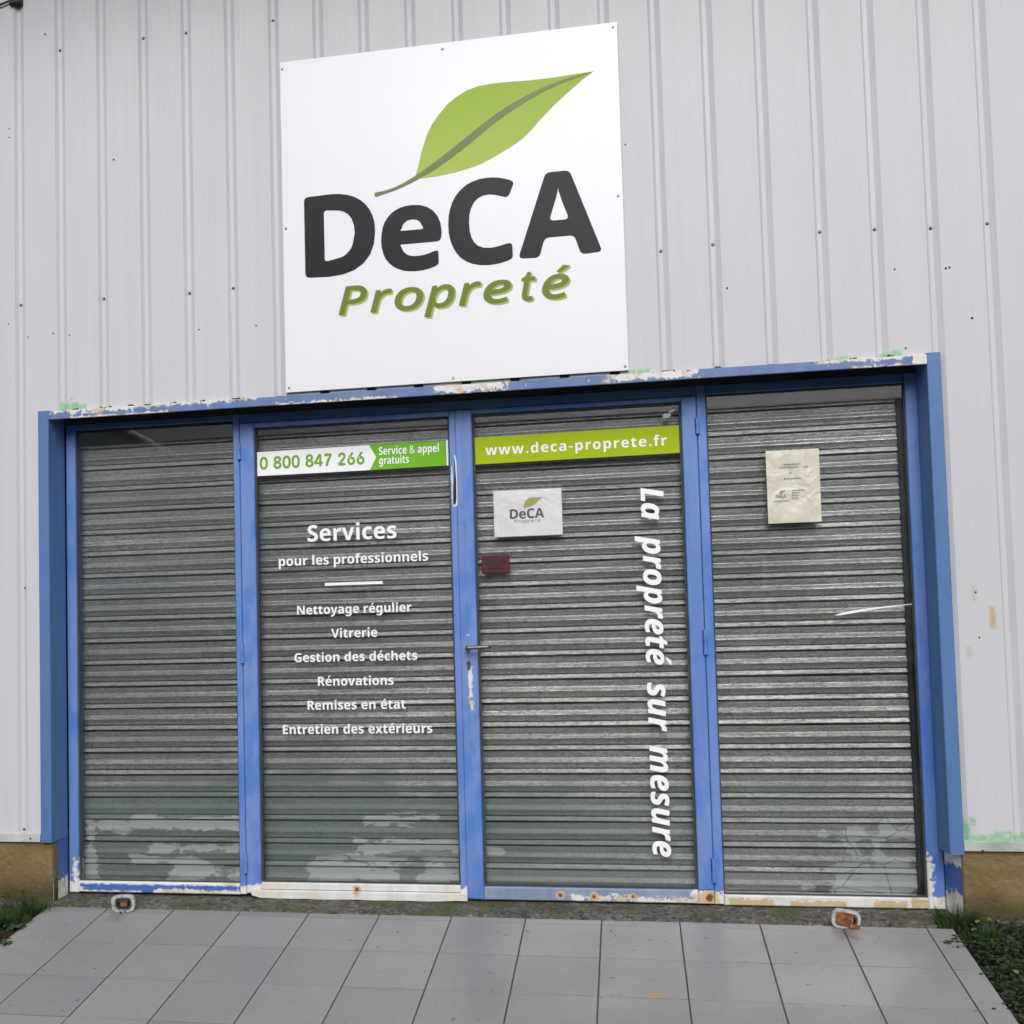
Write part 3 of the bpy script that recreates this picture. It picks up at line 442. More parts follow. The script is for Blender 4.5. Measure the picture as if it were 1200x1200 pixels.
def layout(text, font, track=0.0, space=.185):
    """outlines of a line of text, em units; returns (width from first to last ink, polys)"""
    x = 0; out = []
    for ch in text:
        if ch == ' ': x += space + track; continue
        if ch == '.': out.append([(x + .05 + .048 * (1 + math.cos(a * math.pi / 5)), .045 + .050 * math.sin(a * math.pi / 5)) for a in range(10)]); x += .19 + track; continue
        if ch == '-': out.append([(x + .022, .150), (x + .195, .150), (x + .195, .215), (x + .022, .215)]); x += .217 + track; continue
        a, ps = glyph(font, ch)
        out += [[(px + x, py) for px, py in p] for p in ps]; x += a + track
    lo = min(p[0] for q in out for p in q); hi = max(p[0] for q in out for p in q)
    return hi - lo, [[(px - lo, py) for px, py in p] for p in out]
def text_polys(text, font, x0, x1, z, height=None, track=0.0, em=None):
    """fit a line of text between x0 and x1 with its baseline at z (height: capital height)"""
    if em: 
        w0, _ = layout(text, font, 0); w1, _ = layout(text, font, .1)
        track = ((x1 - x0) / em - w0) / (w1 - w0) * .1
    w, ps = layout(text, font, track); sx = (x1 - x0) / w; sz = em or (height / .480 if height else sx)
    return [[(x0 + px * sx, z + py * sz) for px, py in p] for p in ps]
def round_poly(p, r, k=4, amin=.55):
    """round the sharp corners of an outline"""
    out = []; n = len(p)
    for i in range(n):
        a, b, c = Vector(p[i - 1]), Vector(p[i]), Vector(p[(i + 1) % n])
        u, v = (a - b), (c - b); lu, lv = u.length, v.length
        if lu < 1e-6 or lv < 1e-6: continue
        ang = math.acos(max(-1, min(1, -(u.dot(v)) / (lu * lv))))
        if ang < amin: out.append(tuple(b)); continue
        d = min(r, lu * .48, lv * .48); s, e = b + u / lu * d, b + v / lv * d
        for j in range(k + 1):
            t = j / k; q = s * (1 - t) ** 2 + b * 2 * t * (1 - t) + e * t * t; out.append(tuple(q))
    return out

# ------------------------------------------------------------------ ground, path, threshold
SL = math.tan(0.15965)
def path_z(y): return -.0650 + (y + .1024) * SL
def ground():
    ys = [300, 12, .6, .1, -.02] + [-.02 - .13 * i for i in range(1, 24)] + [-3.6, -5, -8, -20, -60, -400]
    xs = [-400, -60, -12, -5, -2] + [-1.2 + .15 * i for i in range(0, 43)] + [6.2, 9, 16, 60, 400]
    v = []; f = []
    for y in ys:
        for x in xs:
            z = path_z(max(min(y, -.02), -3.2)) - .028
            if y > .05: z = -.11
            if -1.2 < x < 5.3 and -3.0 < y < -.03 and not (-.04 < x < 3.5): z += random.uniform(-.008, .012)
            v.append((x, y, z))
    n = len(xs)
    for j in range(len(ys) - 1):
        for i in range(n - 1): f.append((j * n + i, (j + 1) * n + i, (j + 1) * n + i + 1, j * n + i + 1))
    o = add('ground', v, f, M['soil'], loc=Vector((0, 0, 0))); o['kind'] = 'structure'
ground()

def path():
    T = .29097; TY = T * .98365; yaw = -.01352
    ex = Vector((math.cos(yaw), math.sin(yaw), 0)); ey = Vector((math.sin(yaw) * math.cos(.15965), -math.cos(yaw) * math.cos(.15965), -math.sin(.15965)))
    nn = ex.cross(-ey).normalized(); O = Vector((.22874, -.10240, -.06500))
    P = lambda i, j, h=0.0: O + ex * (T * i) + ey * (TY * j) + nn * h
    lo, hi = -.945, 11.31
    mb = MB(); gr = MB()
    cols = [lo] + list(range(0, 12)) + [hi]; rows = [-.155] + list(range(0, 13))
    gx, gy = .0026 / T, .0030 / TY
    for a in range(len(cols) - 1):
        for b in range(len(rows) - 1):
            i0, i1 = cols[a] + (gx if a else 0), cols[a + 1] - (gx if a < len(cols) - 2 else 0)
            j0, j1 = rows[b] + gy, rows[b + 1] - gy
            hs = [random.uniform(-.0007, .0007) for _ in range(4)]; c = .002
            k = len(mb.v)
            cs = [(i0, j0), (i1, j0), (i1, j1), (i0, j1)]; mi, mj = (i0 + i1) / 2, (j0 + j1) / 2
            mb.v += [tuple(P(i, j, -.014)) for i, j in cs]
            mb.v += [tuple(P(i, j, -.0011 + hs[q])) for q, (i, j) in enumerate(cs)]
            mb.v += [tuple(P(i + (c if i < mi else -c), j + (c if j < mj else -c), hs[q])) for q, (i, j) in enumerate(cs)]
            for q in range(4):
                r = (q + 1) % 4
                mb.f += [(k + q, k + 4 + q, k + 4 + r, k + r), (k + 4 + q, k + 8 + q, k + 8 + r, k + 4 + r)]
            mb.f.append((k + 11, k + 10, k + 9, k + 8))
    o = mb.build('tiled_path', M['tile']); o['kind'] = 'structure'
    a, b, c, d = P(lo + .003, -.15, -.0045), P(hi - .003, -.15, -.0045), P(hi - .003, 12, -.0045), P(lo + .003, 12, -.0045)
    dn = Vector((0, 0, -.12))
    vs = [a, b, c, d, a + dn, b + dn, c + dn, d + dn]
    o = add('path_bed', vs, [(0, 3, 2, 1), (0, 1, 5, 4), (1, 2, 6, 5), (2, 3, 7, 6), (3, 0, 4, 7)], M['grout']); o['kind'] = 'structure'
path()

def threshold():
    v = []; f = []; nx = 260
    prof = [(.34, -.0445), (.16, -.046), (.11, -.047), (.06, -.049), (.02, -.0505), (-.02, -.052), (-.045, -.054), (-.060, -.058), (-.066, -.070), (-.066, -.12)]
    rnd = random.Random(3)
    ph = [rnd.uniform(0, 6) for _ in range(6)]
    for i in range(nx + 1):
        x = -.40 + (4.5) * i / nx
        wob = .006 * math.sin(x * 3 + ph[0]) + .004 * math.sin(x * 11 + ph[1]) + rnd.uniform(-.006, .006)
        for j, (y, z) in enumerate(prof):
            yy, zz = y, z
            if 3 <= j <= 8: zz += rnd.uniform(-.004, .0035) * (1 if j < 8 else 1.6)
            if j >= 6: yy += wob
            v.append((x, yy, zz))
    m = len(prof)
    for i in range(nx):
        for j in range(m - 1): f.append((i * m + j, i * m + j + 1, (i + 1) * m + j + 1, (i + 1) * m + j))
    o = add('door_threshold', v, f, M['concrete']); o['kind'] = 'structure'
threshold()

# ------------------------------------------------------------------ building
bld = thing('warehouse', (1.75, 3, -.05), 'pale ribbed metal warehouse front with a blue framed glazed entrance over a closed roller shutter', 'building')
GROOVES = [-.213 + .1974 * k for k in range(8)] + [1.1688 + .1989 * k for k in range(1, 8)] + [2.561 + .2018 * k for k in range(1, 18)]
GROOVES = [-.213 - .1985 * k for k in range(22, 0, -1)] + GROOVES
def profile(x0, x1):
    pts = []
    gs = [g for g in GROOVES]
    for a, g in enumerate(gs):
        nxt = gs[a + 1] if a + 1 < len(gs) else g + .2
        pts += [(g, 0), (g + .011, .0135), (g + .027, .0135), (g + .048, 0)]
        w = nxt - g - .046
        for t in (.36, .68): 
            c = g + .046 + w * t; pts += [(c - .005, 0), (c, -.0004), (c + .005, 0)]
    def yat(x):
        for (a, ya), (b, yb) in zip(pts, pts[1:]):
            if a <= x <= b: return ya + (yb - ya) * (x - a) / max(b - a, 1e-9)
        return 0
    return [(x0, yat(x0))] + [p for p in pts if x0 + 1e-4 < p[0] < x1 - 1e-4] + [(x1, yat(x1))]
def clad(name, x0, x1, z0, z1, parent=bld):
    pr = profile(x0, x1); n = len(pr); rnd = random.Random(int(x0 * 100))
    zs = [z0 + (z1 - z0) * k / 10 for k in range(11)]
    v = [(x, y, z) for z in zs for x, y in pr]; f = []
    for k in range(len(zs) - 1):
        f += [(k * n + i, k * n + i + 1, (k + 1) * n + i + 1, (k + 1) * n + i) for i in range(n - 1)]
    # folded back edges give the sheet its thickness
    b = len(v); v += [(x, y + .0012, zs[0]) for x, y in pr]; f += [(i + 1, i, b + i, b + i + 1) for i in range(n - 1)]
    return add(name, v, f, M['clad'], parent)
clad('metal_cladding', -4.4, -.1, .236, 4.83); clad('metal_cladding', -.1, 3.585, 2.071, 4.83); clad('metal_cladding', 3.585, 6.2, .236, 4.83)

for g in GROOVES:
    if -.1 < g < 3.54:
        r = random.Random(int(g * 100)); big_ = 1.0 < g < 2.42
        MB().box(g + .004, g + .040, (.004 if big_ else .008), .0130, 2.0715, 2.090 if big_ else 2.0725 + r.uniform(.001, .006)).build('groove_shade', M['hole'], bld)  # dark blocks stand in for the shade in the open groove ends
# rest of the shell so that the building is solid from other sides
mb = MB(); mb.box(-4.4, -4.36, .05, 8, -.15, 4.83); mb.box(6.16, 6.2, .05, 8, -.15, 4.83); mb.box(-4.36, 6.16, 7.96, 8, -.15, 5.0)
mb.build('rear_wall', M['wall_in'], bld)
mb = MB(); rv = [(-4.6, -.95, 4.70), (6.4, -.95, 4.70), (6.4, 8.2, 6.0), (-4.6, 8.2, 6.0)]  # eave overhang lengthened, out of view, to shade the top of the wall
mb.v += rv + [(x, y, z + .12) for x, y, z in rv]; mb.f += [(0, 1, 2, 3), (7, 6, 5, 4), (0, 4, 5, 1), (1, 5, 6, 2), (2, 6, 7, 3), (3, 7, 4, 0)]
mb.build('roof', M['roof'], bld)
mb = MB(); mb.box(-.5, 4.0, .62, .66, -.15, 2.6); mb.box(-.5, 4.0, .05, .62, 2.30, 2.34); mb.box(-.5, -.46, .05, .62, -.15, 2.3); mb.box(3.96, 4.0, .05, .62, -.15, 2.3)
mb.build('interior_wall', M['inner'], bld)
# base walls
MB().cbox(-4.4, -.0525, .004, .30, -.20, .235, .006).build('base_wall', M['tan'], bld)
MB().cbox(3.590, 6.2, .004, .30, -.20, .235, .006).build('base_wall', M['tan'], bld)
# drip flashings under the cladding
def flashing(x0, x1, m):
    mb = MB(); mb.v += [(x0, .02, .246), (x1, .02, .246), (x1, -.010, .236), (x0, -.010, .236), (x1, -.012, .204), (x0, -.012, .204), (x1, .002, .199), (x0, .002, .199)]
    mb.f += [(0, 3, 2, 1), (3, 5, 4, 2), (5, 7, 6, 4)]; mb.build('drip_flashing', m, bld)
flashing(-4.4, -.1045, M['flash']); flashing(3.5975, 6.2, M['flash_g'])
# blue portal trim: two folded jambs and a header
def jamb_left():
    mb = MB()
    a = [(-.100, .010), (-.100, -.014), (-.0975, -.016), (-.0525, -.016), (-.050, -.013), (-.046, .120)]
    n = len(a); z0s = [.202, .202, .202, .202, .202, .206]; z1 = 2.071
    mb.v += [(x, y, z0s[i]) for i, (x, y) in enumerate(a)] + [(x, y, z1) for x, y in a]
    mb.f += [(i, i + 1, n + i + 1, n + i) for i in range(n - 1)] + [tuple(range(n, 2 * n))]
    mb.build('portal_jamb', M['portal'], bld)
    MB().quad((-.0545, .004, -.05), (-.0485, .125, -.05), (-.0485, .125, .205), (-.0545, .004, .205)).build('reveal_base', M['jamb_low'], bld)
def jamb_right():
    mb = MB()
    a = [(3.541, .120), (3.546, -.013), (3.5485, -.016), (3.5935, -.016), (3.596, -.014), (3.596, .010)]
    n = len(a); z1 = 2.073
    mb.v += [(x, y, .190) for x, y in a] + [(x, y, z1) for x, y in a]
    mb.f += [(i, i + 1, n + i + 1, n + i) for i in range(n - 1)] + [tuple(range(n, 2 * n))]
    mb.build('portal_jamb', M['portal'], bld)
    MB().quad((3.589, .006, -.05), (3.589, .006, .2), (3.562, .125, .2), (3.562, .125, -.05)).build('reveal_base', M['jamb_low'], bld)
jamb_left(); jamb_right()
mb = MB()
a = [(.028, 2.071), (-.012, 2.068), (-.0145, 2.066), (-.0145, 2.033), (-.0125, 2.0305), (-.0105, 2.0325), (-.0105, 2.060)]
mb.v += [(-.0515, y, z) for y, z in a] + [(3.5475, y, z) for y, z in a]; n = len(a)
mb.f += [(i, i + 1, n + i + 1, n + i)[::-1] for i in range(n - 1)]
mb.build('portal_header', M['header'], bld)
for x, w in ((.07, .02), (.21, .03), (.33, .012), (.52, .016), (.665, .02), (.82, .02), (2.60, .02), (2.78, .012), (3.30, .03), (3.43, .02)):   # crumbled sealant on the ledge
    r = random.Random(int(x * 99))
    for k in range(4):
        xx = x + r.uniform(-w, w); q = r.uniform(.0015, .0038); MB().box(xx - q, xx + q, -.010, .004, 2.0685, 2.0705 + q * r.uniform(.7, 1.8)).build('sealant_crumb', M['concrete'], bld)

MB().box(-.05, 3.55, .129, .30, 2.0345, 2.30).build('lintel', M['inner'], bld)
MB().box(-.05, 3.55, .026, .128, 2.15, 2.16).build('lintel', M['inner'], bld)
# fixed frame members
YF = .128
frame = M['post']
MB().cbox(-.0445, .0, YF, .18, -.04, 2.034, .004).build('frame_post', frame, bld)
MB().cbox(3.500, 3.562, YF, .18, -.045, 2.034, .004).build('frame_post', frame, bld)
MB().cbox(.742, .7695, YF, .18, -.035, 2.034, .003).build('frame_post', frame, bld)
MB().cbox(2.7065, 2.742, YF, .18, -.04, 2.034, .003).build('frame_post', frame, bld)
MB().cbox(.7705, 2.7055, YF + .001, .18, 1.994, 2.034, .003).build('frame_head', M['portal'], bld)
MB().cbox(.001, .741, YF + .004, .18, 2.008, 2.034, .003).build('frame_head', M['portal'], bld)
MB().cbox(2.743, 3.499, YF + .004, .18, 1.996, 2.034, .003).build('frame_head', M['portal'], bld)
MB().cbox(.001, .741, YF - .004, .18, -.036, .010, .004).build('window_sill', M['sill_blue'], bld)
MB().cbox(2.743, 3.499, YF - .004, .18, -.043, -.003, .004).build('window_sill', M['sill_white'], bld)
MB().box(.0, .742, .150, .154, .010, 2.008).build('window_pane', M['glass'], bld)
MB().box(2.742, 3.500, .150, .154, -.003, 1.997).build('window_pane', M['glass'], bld)
# glazing beads
def beads(x0, x1, z0, z1, parent, w=.007):
    mb = MB(); mb.box(x0, x0 + w, .142, .1495, z0, z1); mb.box(x1 - w, x1, .142, .1495, z0, z1); mb.box(x0 + w, x1 - w, .142, .1495, z0, z0 + w); mb.box(x0 + w, x1 - w, .142, .1495, z1 - w, z1)
    mb.build('glazing_bead', M['guide'], parent)
beads(.0005, .7415, .0105, 2.0075, bld, .005); beads(2.7425, 3.4995, -.0025, 1.9955, bld, .005)

def pivot(name, x, z=-.04):
    o = bpy.data.objects.new(name, None); COL.objects.link(o); o.parent = bld; o.location = Vector((x, .15, z)) - bld.location; o.empty_display_size = .1
    return o
def hinge(x, z0, z1, parent):
    m = (z0 + z1) / 2
    mb = MB(); mb.tube([(x, YF - .007, z0), (x, YF - .007, m - .0015)], .0085, 10); mb.tube([(x, YF - .007, m + .0015), (x, YF - .007, z1)], .0075, 10)
    mb.tube([(x, YF - .007, m - .0015), (x, YF - .007, m + .0015)], .005, 8); mb.box(x - .010, x + .010, YF - .003, YF + .001, z0, z1)
    mb.build('hinge', frame, parent)
# left leaf
L = pivot('door', .772)
mb = MB(); mb.cbox(.7715, .836, YF - .002, .172, -.030, 1.992, .004); mb.cbox(1.693, 1.7215, YF - .002, .172, -.030, 1.992, .003)
mb.cbox(.8365, 1.6925, YF - .001, .172, 1.971, 1.992, .003); mb.build('door_frame', M['leaf_l'], L)
MB().cbox(.8365, 1.6925, YF - .001, .172, -.014, .0165, .004).build('bottom_rail', M['sill_l'], L)
mb = MB(); r = random.Random(5)
xs = [.800 + (1.722 - .800) * i / 24 for i in range(25)]
for i, x in enumerate(xs):
    dz = .010 if i == 0 else (-.001 if i < 22 else .002); mb.v += [(x, YF - .003, -.012), (x, YF - .020 + r.uniform(-.001, .001), -.016 + dz * .3), (x, YF - .022 + r.uniform(-.001, .001), -.043 + dz + r.uniform(-.0012, .0012)), (x, YF + .01, -.045 + dz)]
for i in range(24): mb.f += [(i * 4 + j, i * 4 + j + 1, i * 4 + 5 + j, i * 4 + 4 + j) for j in range(3)]
mb.f += [(0, 3, 2, 1), (96, 97, 98, 99)]
mb.build('weather_bar', M['sill_l'], L)
MB().box(.836, 1.693, .150, .154, .0165, 1.971).build('glass_pane', M['glass'], L)
beads(.8365, 1.6925, .017, 1.9705, L)
for z0, z1 in ((1.834, 1.905), (.950, 1.035), (.057, .137)): hinge(.7705, z0, z1, L)
# torn strike slot in the left leaf's stile
MB().quad((1.7035, YF - .0035, 1.595), (1.7185, YF - .0035, 1.598), (1.7195, YF - .0035, 1.70), (1.7165, YF - .0035, 1.795), (1.7125, YF - .0035, 1.79), (1.7115, YF - .0035, 1.72), (1.7045, YF - .0035, 1.655)).build('lock_slot', M['hole'], L)
mb = MB(); mb.tube([(1.7145, YF - .004, 1.803), (1.7185, YF - .0055, 1.78), (1.7205, YF - .0055, 1.70), (1.7205, YF - .0055, 1.62), (1.7165, YF - .005, 1.588)], [.002, .0035, .002, .0022, .004], 6)
mb.tube([(1.7005, YF - .004, 1.755), (1.7015, YF - .0055, 1.72), (1.7045, YF - .005, 1.675)], [.0018, .0028, .0015], 6); mb.build('torn_edge', M['vinyl'], L)
# right leaf
R = pivot('door', 2.705)
mb = MB(); mb.cbox(1.7245, 1.789, YF - .003, .172, -.0385, 1.992, .004); mb.cbox(2.645, 2.7045, YF - .003, .172, .014, 1.992, .004)
mb.cbox(1.7895, 2.6445, YF - .001, .172, 1.974, 1.992, .003)
mb.box(1.722, 1.7475, YF - .006, YF - .0035, -.030, 1.990)
mb.build('door_frame', M['leaf_r'], R)
MB().cbox(1.7895, 2.6445, YF - .001, .172, -.0390, .0135, .004).build('bottom_rail', M['rail_r'], R)
MB().cbox(2.645, 2.7045, YF - .0025, .172, -.0390, .0135, .003).build('corner_plate', M['rail_r'], R)
MB().box(1.789, 2.645, .150, .154, .0135, 1.974).build('glass_pane', M['glass'], R)
beads(1.7895, 2.6445, .014, 1.9735, R, .009)
for z0, z1 in ((1.836, 1.900), (.946, 1.045), (.047, .141)): hinge(2.7060, z0, z1, R)
mb = MB(); mb.tube([(1.751, YF - .003, .995), (1.751, YF - .042, .995)], .0085, 10); mb.tube([(1.7475, YF - .045, .994), (1.757, YF - .049, .994), (1.80, YF - .050, .9955), (1.838, YF - .048, .9965), (1.845, YF - .038, .997)], [.0085, .009, .008, .0078, .0075], 10)
mb.build('door_handle', M['steel'], R)
MB().tube([(1.751, YF - .003, .931), (1.751, YF - .008, .931)], .0085, 12).box(1.7455, 1.7565, YF - .0075, YF - .003, .905, .93).build('lock_cylinder', M['steel'], R)
MB().box(1.7497, 1.7523, YF - .0092, YF - .0078, .926, .937).build('keyhole', M['hole'], R)

# roller shutter behind the glass
P_ = .0977; ZT = 1.929
def shutter():
    o = bpy.data.objects.new('roller_shutter', None); COL.objects.link(o); o.parent = bld; o.location = Vector((1.75, .2, -.03)) - bld.location
    sec = [(0, -.034), (.026, -.034), (.038, .002), (.10, .0016), (.22, .0004), (.29, -.0006), (.33, .0004), (.37, .0024), (.42, .0050), (.455, .0066), (.485, .0070), (.515, .0058), (.57, .0028), (.64, .0006), (.69, .0000), (.730, -.0006), (.734, -.018), (.772, -.018), (.779, -.0004), (.80, .0006), (.86, .0030), (.93, .0058), (.948, .0058), (.957, .0030), (.960, -.034)]
    v = []; f = []; x0, x1 = -.03, 3.53; nx = 36; r = random.Random(11)
    rows = []
    for k in range(-1, 21):
        for t, out in sec:
            z = ZT - P_ * (k + t)
            if z < -.04: continue
            rows.append((z, out, k))
    amp = {}
    for k in range(-1, 22): amp[k] = (r.uniform(-.0012, .0012), r.uniform(0, 6), r.uniform(.0004, .0012))
    for z, out, k in rows:
        a = amp[k]
        for i in range(nx + 1):
            x = x0 + (x1 - x0) * i / nx
            v.append((x, .200 - out + a[0] + a[2] * math.sin(x * 2.3 + a[1]), z + .0008 * math.sin(x * 1.7 + a[1])))
    n = nx + 1
    for j in range(len(rows) - 1): f += [(j * n + i, (j + 1) * n + i, (j + 1) * n + i + 1, j * n + i + 1) for i in range(nx)]
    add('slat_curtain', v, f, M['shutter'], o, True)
    me = o.children[0].data
    for p in me.polygons: p.use_smooth = False
    MB().cbox(-.2, 3.75, .188, .40, 1.944, 2.28, .004).build('shutter_box', M['box'], o)
    for xa, xb in ((-.09, -.024), (3.478, 3.60)): MB().cbox(xa, xb, .178, .225, -.045, 1.943, .003).build('guide_rail', M['guide'], o)
shutter()
# fixings in the cladding
def screw(x, z, y=.0135, r=.0047):
    mb = MB(); mb.tube([(x, y, z), (x, y - .0015, z), (x, y - .004, z), (x, y - .0055, z)], [r * 1.5, r * 1.5, r, r * .7], 6); mb.build('cladding_screw', M['screw'], bld)
def groove_x(x): return min((g + .020 for g in GROOVES), key=lambda v: abs(v - x))
for x, z in [(.012, 3.694), (.406, 3.701), (.606, 3.700), (.995, 3.707), (-.182, 2.558), (.215, 2.555), (.612, 2.548), (.804, 2.554), (2.587, 2.559), (2.785, 2.568), (3.190, 2.582), (3.396, 2.574), (3.592, 2.560), (3.793, 2.560), (-.20, .253)]:
    screw(groove_x(x), z)
for x, z in [(-.237, 3.357), (-.237, 3.318), (.260, 3.165), (-.246, 2.474), (-.151, 2.408), (-.032, 2.415), (.045, 2.401), (.642, 2.382), (.897, 2.381), (-.06, 3.769), (2.829, 2.385), (3.451, 2.408), (3.634, 2.396), (3.647, 2.398), (3.478, 2.100), (3.718, 2.198), (3.683, 1.161), (3.688, .992), (2.456, 3.001), (-.175, 1.30)]:
    s = random.uniform(.0028, .0045); MB().tube([(x, .001, z), (x, -.0022, z)], s, 8).build('old_screw_hole', M['hole'], bld)
for x, z in [(-.150, .218), (3.66, .206)]: MB().tube([(x, -.010, z), (x, -.0135, z)], .0038, 8).build('flashing_hole', M['hole'], bld)

# ------------------------------------------------------------------ sign board
YB = -.014
sg = thing('sign_board', (1.733, YB, 2.0815), 'big white square board with a green leaf and dark DeCA lettering, fixed above the entrance', 'sign')
MB().cbox(1.0265, 2.4395, YB, YB + .0035, 2.0815, 3.503, .0008).build('panel', M['board'], sg)
def leaf_shapes(ox, oz, s):
    """leaf emblem of the sign, moved to another spot and scale: outline and midrib"""
    up = [(1.598, 2.940), (1.606, 2.970), (1.615, 2.998), (1.628, 3.05), (1.652, 3.120), (1.676, 3.164), (1.708, 3.205), (1.743, 3.242), (1.783, 3.269), (1.825, 3.290), (1.870, 3.302), (1.92, 3.306), (1.976, 3.306), (2.030, 3.304), (2.085, 3.302), (2.184, 3.303), (2.275, 3.307), (2.339, 3.309)]
    lo = [(2.300, 3.284), (2.260, 3.254), (2.187, 3.196), (2.150, 3.162), (2.114, 3.128), (2.082, 3.094), (2.047, 3.064), (2.010, 3.040), (1.968, 3.019), (1.920, 2.995), (1.874, 2.976), (1.820, 2.961), (1.768, 2.951), (1.72, 2.945), (1.674, 2.941), (1.635, 2.940)]
    md = [(1.427, 2.888, .0085), (1.435, 2.890, .0085), (1.470, 2.896, .0062), (1.512, 2.906, .0062), (1.553, 2.921, .0068), (1.593, 2.939, .0085), (1.634, 2.959, .0110), (1.675, 2.981, .0135), (1.743, 3.024, .0150), (1.811, 3.070, .0155), (1.878, 3.118, .0150), (1.945, 3.163, .0140), (2.010, 3.201, .0125), (2.078, 3.233, .0105), (2.143, 3.260, .0085), (2.209, 3.280, .0062), (2.275, 3.296, .0035), (2.339, 3.309, .0004)]
    a, b = [], []
    for i, (x, z, w) in enumerate(md):
        p0, p1 = md[max(i - 1, 0)], md[min(i + 1, len(md) - 1)]; d = Vector((p1[0] - p0[0], p1[1] - p0[1])).normalized(); nrm = Vector((-d.y, d.x))
        a.append((x + nrm.x * w, z + nrm.y * w)); b.append((x - nrm.x * w, z - nrm.y * w))
    f = lambda P: [((x - 1.598) * s + ox, (z - 2.940) * s + oz) for x, z in P]
    return f(up + lo), f(a + b[::-1])
lo_, md_ = leaf_shapes(1.598, 2.940, 1)
lf = add_flat('leaf_emblem', [lo_], YB - .0006, M['leafprint'], sg)
add_flat('midrib', [md_], YB - .0016, M['midrib'], lf)
def bolder(polys, d):
    """push outlines outward (holes inward) to thicken a face"""
    out = []
    for p in polys:
        n = len(p); area = sum(p[i - 1][0] * p[i][1] - p[i][0] * p[i - 1][1] for i in range(n)); q = []
        for i in range(n):
            a, b, c = Vector(p[i - 1]), Vector(p[i]), Vector(p[(i + 1) % n]); t = (c - a)
            if t.length < 1e-9: q.append(tuple(b)); continue
            t.normalize(); q.append((b.x + t.y * d, b.y - t.x * d))
        out.append(q)
    return out
def orient(polys):
    s = 1 if area(max(polys, key=lambda p: abs(area(p)))) > 0 else -1
    return polys if s > 0 else [p[::-1] for p in polys]
def fitted(ch, x0, x1, z0, z1, font='B', r=.0):
    _, ps = glyph(font, ch)
    a = [p[0] for q in ps for p in q]; b = [p[1] for q in ps for p in q]; ax, bx, az, bz = min(a), max(a), min(b), max(b)
    out = [[(x0 + (x - ax) / (bx - ax) * (x1 - x0), z0 + (z - az) / (bz - az) * (z1 - z0)) for x, z in p] for p in ps]
    return [round_poly(p, r) for p in out] if r else out
deca0 = fitted('D', 1.126, 1.420, 2.564, 2.905) + fitted('e', 1.454, 1.699, 2.557, 2.826) + fitted('C', 1.737, 2.002, 2.557, 2.910) + fitted('A', 2.020, 2.347, 2.568, 2.910)
deca = [round_poly(p, .020) for p in bolder(orient(deca0), .005)]
lt = add_flat('lettering', deca, YB - .0006, M['ink'], sg)
def prop(dx, dz):
    out = []
    for ch, x0, x1, z0, z1 in (('P', 1.260, 1.385, 2.391, 2.513), ('r', 1.396, 1.492, 2.391, 2.488), ('o', 1.499, 1.622, 2.391, 2.487), ('p', 1.622, 1.752, 2.355, 2.487), ('r', 1.766, 1.862, 2.391, 2.488), ('e', 1.868, 1.985, 2.391, 2.487), ('t', 2.022, 2.085, 2.391, 2.511), ('é', 2.106, 2.224, 2.391, 2.527)):
        out += [[(x + dx, z + dz) for x, z in p] for p in bolder(orient(fitted(ch, x0 + .004, x1 - .004, z0 + .003, z1 - .003, 'T')), .0030)]
    return out
pl = add_flat('tagline', prop(.0075, -.0075), YB - .0006, M['olive_lite'], sg)
add_flat('tagline_face', prop(0, 0), YB - .0016, M['olive'], pl)
for x, z in [(1.0365, 3.472), (1.728, 3.477), (2.423, 3.483), (1.040, 2.781), (2.421, 2.789), (2.426, 2.098), (1.736, 2.096), (1.041, 2.101)]:
    MB().tube([(x, YB + .001, z), (x, YB - .0015, z), (x, YB - .003, z)], [.0055, .0055, .003], 10).build('sign_screw', M['screw_w'], sg)

# ------------------------------------------------------------------ things stuck on the glass
YG = .1488
def flat_panel(name, pts, mat, parent, y=YG, d=.0003): return add_flat(name, [pts], y, mat, parent, d)
ph = thing('phone_sticker', (1.26, YG, 1.762), 'white and green phone number sticker across the top of the left door glass', 'sticker')
flat_panel('white_panel', [(.840, 1.866), (.843, 1.761), (1.345, 1.762), (1.374, 1.816), (1.343, 1.870)], M['vinyl'], ph)
flat_panel('green_panel', [(1.344, 1.870), (1.375, 1.816), (1.346, 1.762), (1.675, 1.7645), (1.674, 1.871)], M['green'], ph)
flat_panel('white_edge', [(1.6755, 1.871), (1.6765, 1.7645), (1.6855, 1.7645), (1.6845, 1.8725)], M['vinyl'], ph)
def digits():
    w, ps = layout('0 800 847 266', 'N', -.008, .235); sx = (1.320 - .857) / w
    return [[(.857 + x * sx, 1.7905 + y * .051 / .509) for x, y in p] for p in ps]
add_flat('phone_number', bolder(orient(digits()), .0022), YG - .0008, M['green_ink'], ph, .0003)
def amp_line():
    return text_polys('Service & appel', 'B', 1.386, 1.645, 1.8245, .0335) + text_polys('gratuits', 'B', 1.386, 1.515, 1.7845, .0325)
add_flat('lettering', amp_line(), YG - .0008, M['vinyl'], ph, .0003)

wb = thing('website_sticker', (2.21, YG, 1.762), 'lime green website address sticker across the top of the right door glass', 'sticker')
flat_panel('lime_panel', [(1.790, 1.875), (1.790, 1.762), (2.638, 1.767), (2.637, 1.880)], M['lime'], wb)
def web():
    w, ps = layout('www.deca-proprete.fr', 'B', .05); sx = (2.585 - 1.842) / w; sz = sx * .98
    return [[(1.842 + x * sx, 1.7985 + y * sz + (x * sx) * .003) for x, y in p] for p in ps]
add_flat('lettering', web(), YG - .0008, M['vinyl'], wb, .0003)

